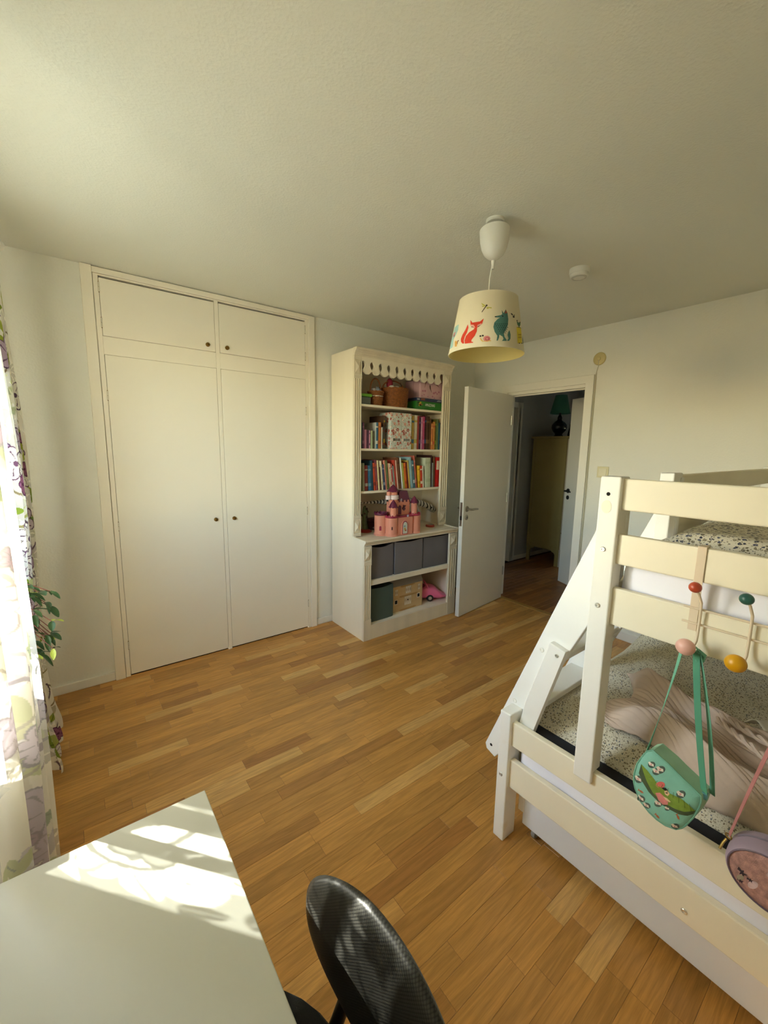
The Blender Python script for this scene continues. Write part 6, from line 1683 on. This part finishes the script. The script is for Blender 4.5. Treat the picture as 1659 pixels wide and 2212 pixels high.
    a = me.attributes.new('cover', 'FLOAT', 'POINT'); a.data.foreach_set('value', cov.ravel())
    me.polygons.foreach_set('use_smooth', [True] * len(me.polygons))
    o = bpy.data.objects.new(name, me); COL.objects.link(o)
    return tag(o, label, 'curtain', group)
def sh_near(s, z):
    """bunched in tight pleats at its leading edge, drawn out flat towards the desk"""
    f = np.clip((2.36 - z) / 1.6, 0, 1)
    k = 1 - np.clip((s - .70) / .12, 0, 1)
    amp = (.026 + .014 * f) * k + .006
    y = -1.582 - .36 * np.clip(s / .76, 0, 1) - .165 * np.clip((s - .76) / .24, 0, 1) + .006 * np.sin(2 * np.pi * 5.0 * s + 1.2)
    x = -3.618 + amp * np.cos(2 * np.pi * 5.2 * s + .25 * np.sin(z * 1.7)) - .012 * np.clip((.9 - z), 0, 1) + .005 * np.sin(z * 3 + s * 9)
    return x, y
def sh_far(s, z):
    f = np.clip((2.36 - z) / 1.6, 0, 1)
    amp = .018 + .016 * f
    bulge = .014 * np.exp(-((z - 1.35) / .55) ** 2) - .018 * np.exp(-((z - .45) / .22) ** 2) + .030 * np.exp(-((z - .03) / .11) ** 2)
    y = -.36 - .42 * s - .02 * np.exp(-((z - .05) / .2) ** 2) * (1 - s)
    x = -3.664 + bulge + amp * np.cos(2 * np.pi * 3.1 * s + .3 * np.sin(z * 2)) + .004 * np.sin(z * 5 + s * 8)
    return x, y
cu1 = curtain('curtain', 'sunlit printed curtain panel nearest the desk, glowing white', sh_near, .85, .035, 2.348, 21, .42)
cu2 = curtain('curtain', 'shaded floral curtain panel at the far side of the window, its hem on the floor', sh_far, .62, .006, 2.348, 34)
cr_ = thing('curtain_rod', 'white curtain rod over the window', 'curtain rod', (-3.645, -1.3, 2.38))
MB().cyl((-3.640, -2.35, 2.375), (-3.640, -.37, 2.375), .0125, n=16).build('pole', WHITEP, cr_, smooth=True)
for y in (-2.35, -.37): MB().ball((-3.640, y, 2.375), .024, 16, 12).build('finial', WHITEP, cr_, smooth=True)
for y in (-2.28, -1.30, -.40): MB().box(-3.85, -3.640, y - .008, y + .008, 2.355, 2.372).box(-3.85, -3.842, y - .02, y + .02, 2.33, 2.40).build('bracket', WHITEP, cr_, bevel=.002)

# ------------------------------------------------------------------ plant on the window sill
LEAF = mat('leaf_green', '35502c', .4, var=.25, vscale=30, trans=.25)
LEAFL = mat('leaf_lime', 'b9c95a', .4, var=.15, vscale=30, trans=.35)
STEM = mat('stem_red', '6e3a34', .5, var=.2)
pt = thing('potted_plant', 'trailing green potted plant with red stems on the window sill between the curtains', 'plant', (-3.845, -1.40, .9705))
MB().lathe([(0, 0), (.048, 0), (.050, .006), (.062, .105), (.066, .108), (.066, .122), (.060, .122), (.056, .105), (0, .103)], (-3.845, -1.40, .9705), 28).build('pot', mat('pot_white', 'd9d6cc', .4), pt, smooth=True)
MB().lathe([(0, .108), (.057, .108)], (-3.845, -1.40, .9705), 20).build('soil', mat('soil', '2e2219', .9, var=.3), pt)
def leafmesh(w, bend, m):
    mb = MB(); n = 6
    def P(u, v):
        s = w * math.sin(math.pi * min(1, u * .94 + .03)) ** .75 * (v * 2 - 1)
        return (u, s, -bend * u * u + .35 * abs(s) + .02 * math.sin(u * 6))
    mb.grid(n, 4, P)
    return mb.build('leaf', m, pt, smooth=True, angle=180, local=True)
protos = [leafmesh(.19, .18, LEAF), leafmesh(.16, .40, LEAF), leafmesh(.23, .10, LEAF), leafmesh(.22, .25, LEAFL)]
q = random.Random(17)
used = set(); stems = MB()
PL = pt.location
for k in range(32):
    tgt = Vector((q.uniform(-3.645, -3.540), q.uniform(-1.51, -1.32), q.uniform(.83, 1.07)))
    a = Vector((-3.845 + q.uniform(-.03, .03), -1.40 + q.uniform(-.03, .03), 1.075))
    top = Vector(((a.x + tgt.x) / 2, (a.y + tgt.y) / 2, max(1.12, tgt.z + .09) + q.uniform(0, .05)))
    P = bez(a, a + Vector((0, 0, .10)), top, tgt, 12)
    stems.tube(P, [.0024 - .0001 * i for i in range(13)], 5)
    for i in range(7, 13):
        if q.random() < .08: continue
        for sd_ in (1, -1):
            if i < 12 and q.random() < .2: continue
            j = 3 if q.random() < .09 else q.randrange(3)
            if j in used:
                o = protos[j].copy(); COL.objects.link(o); o.parent = pt
            else:
                o = protos[j]; used.add(j)
            p = Vector(P[i]); tg = (Vector(P[min(12, i + 1)]) - Vector(P[i - 1])).normalized()
            sdv = tg.cross(Vector((0, 0, 1))).normalized() * sd_
            d = (tg * .6 + sdv * .8 + Vector((q.uniform(-.5, .5), q.uniform(-.5, .5), q.uniform(-.3, .6)))).normalized()
            o.location = p - PL
            o.rotation_euler = d.to_track_quat('X', 'Z').to_euler()
            s_ = q.uniform(.030, .052); o.scale = (s_, s_, s_)
stems.build('stem', STEM, pt, smooth=True)
for j, o in enumerate(protos):
    if j not in used: bpy.data.objects.remove(o)
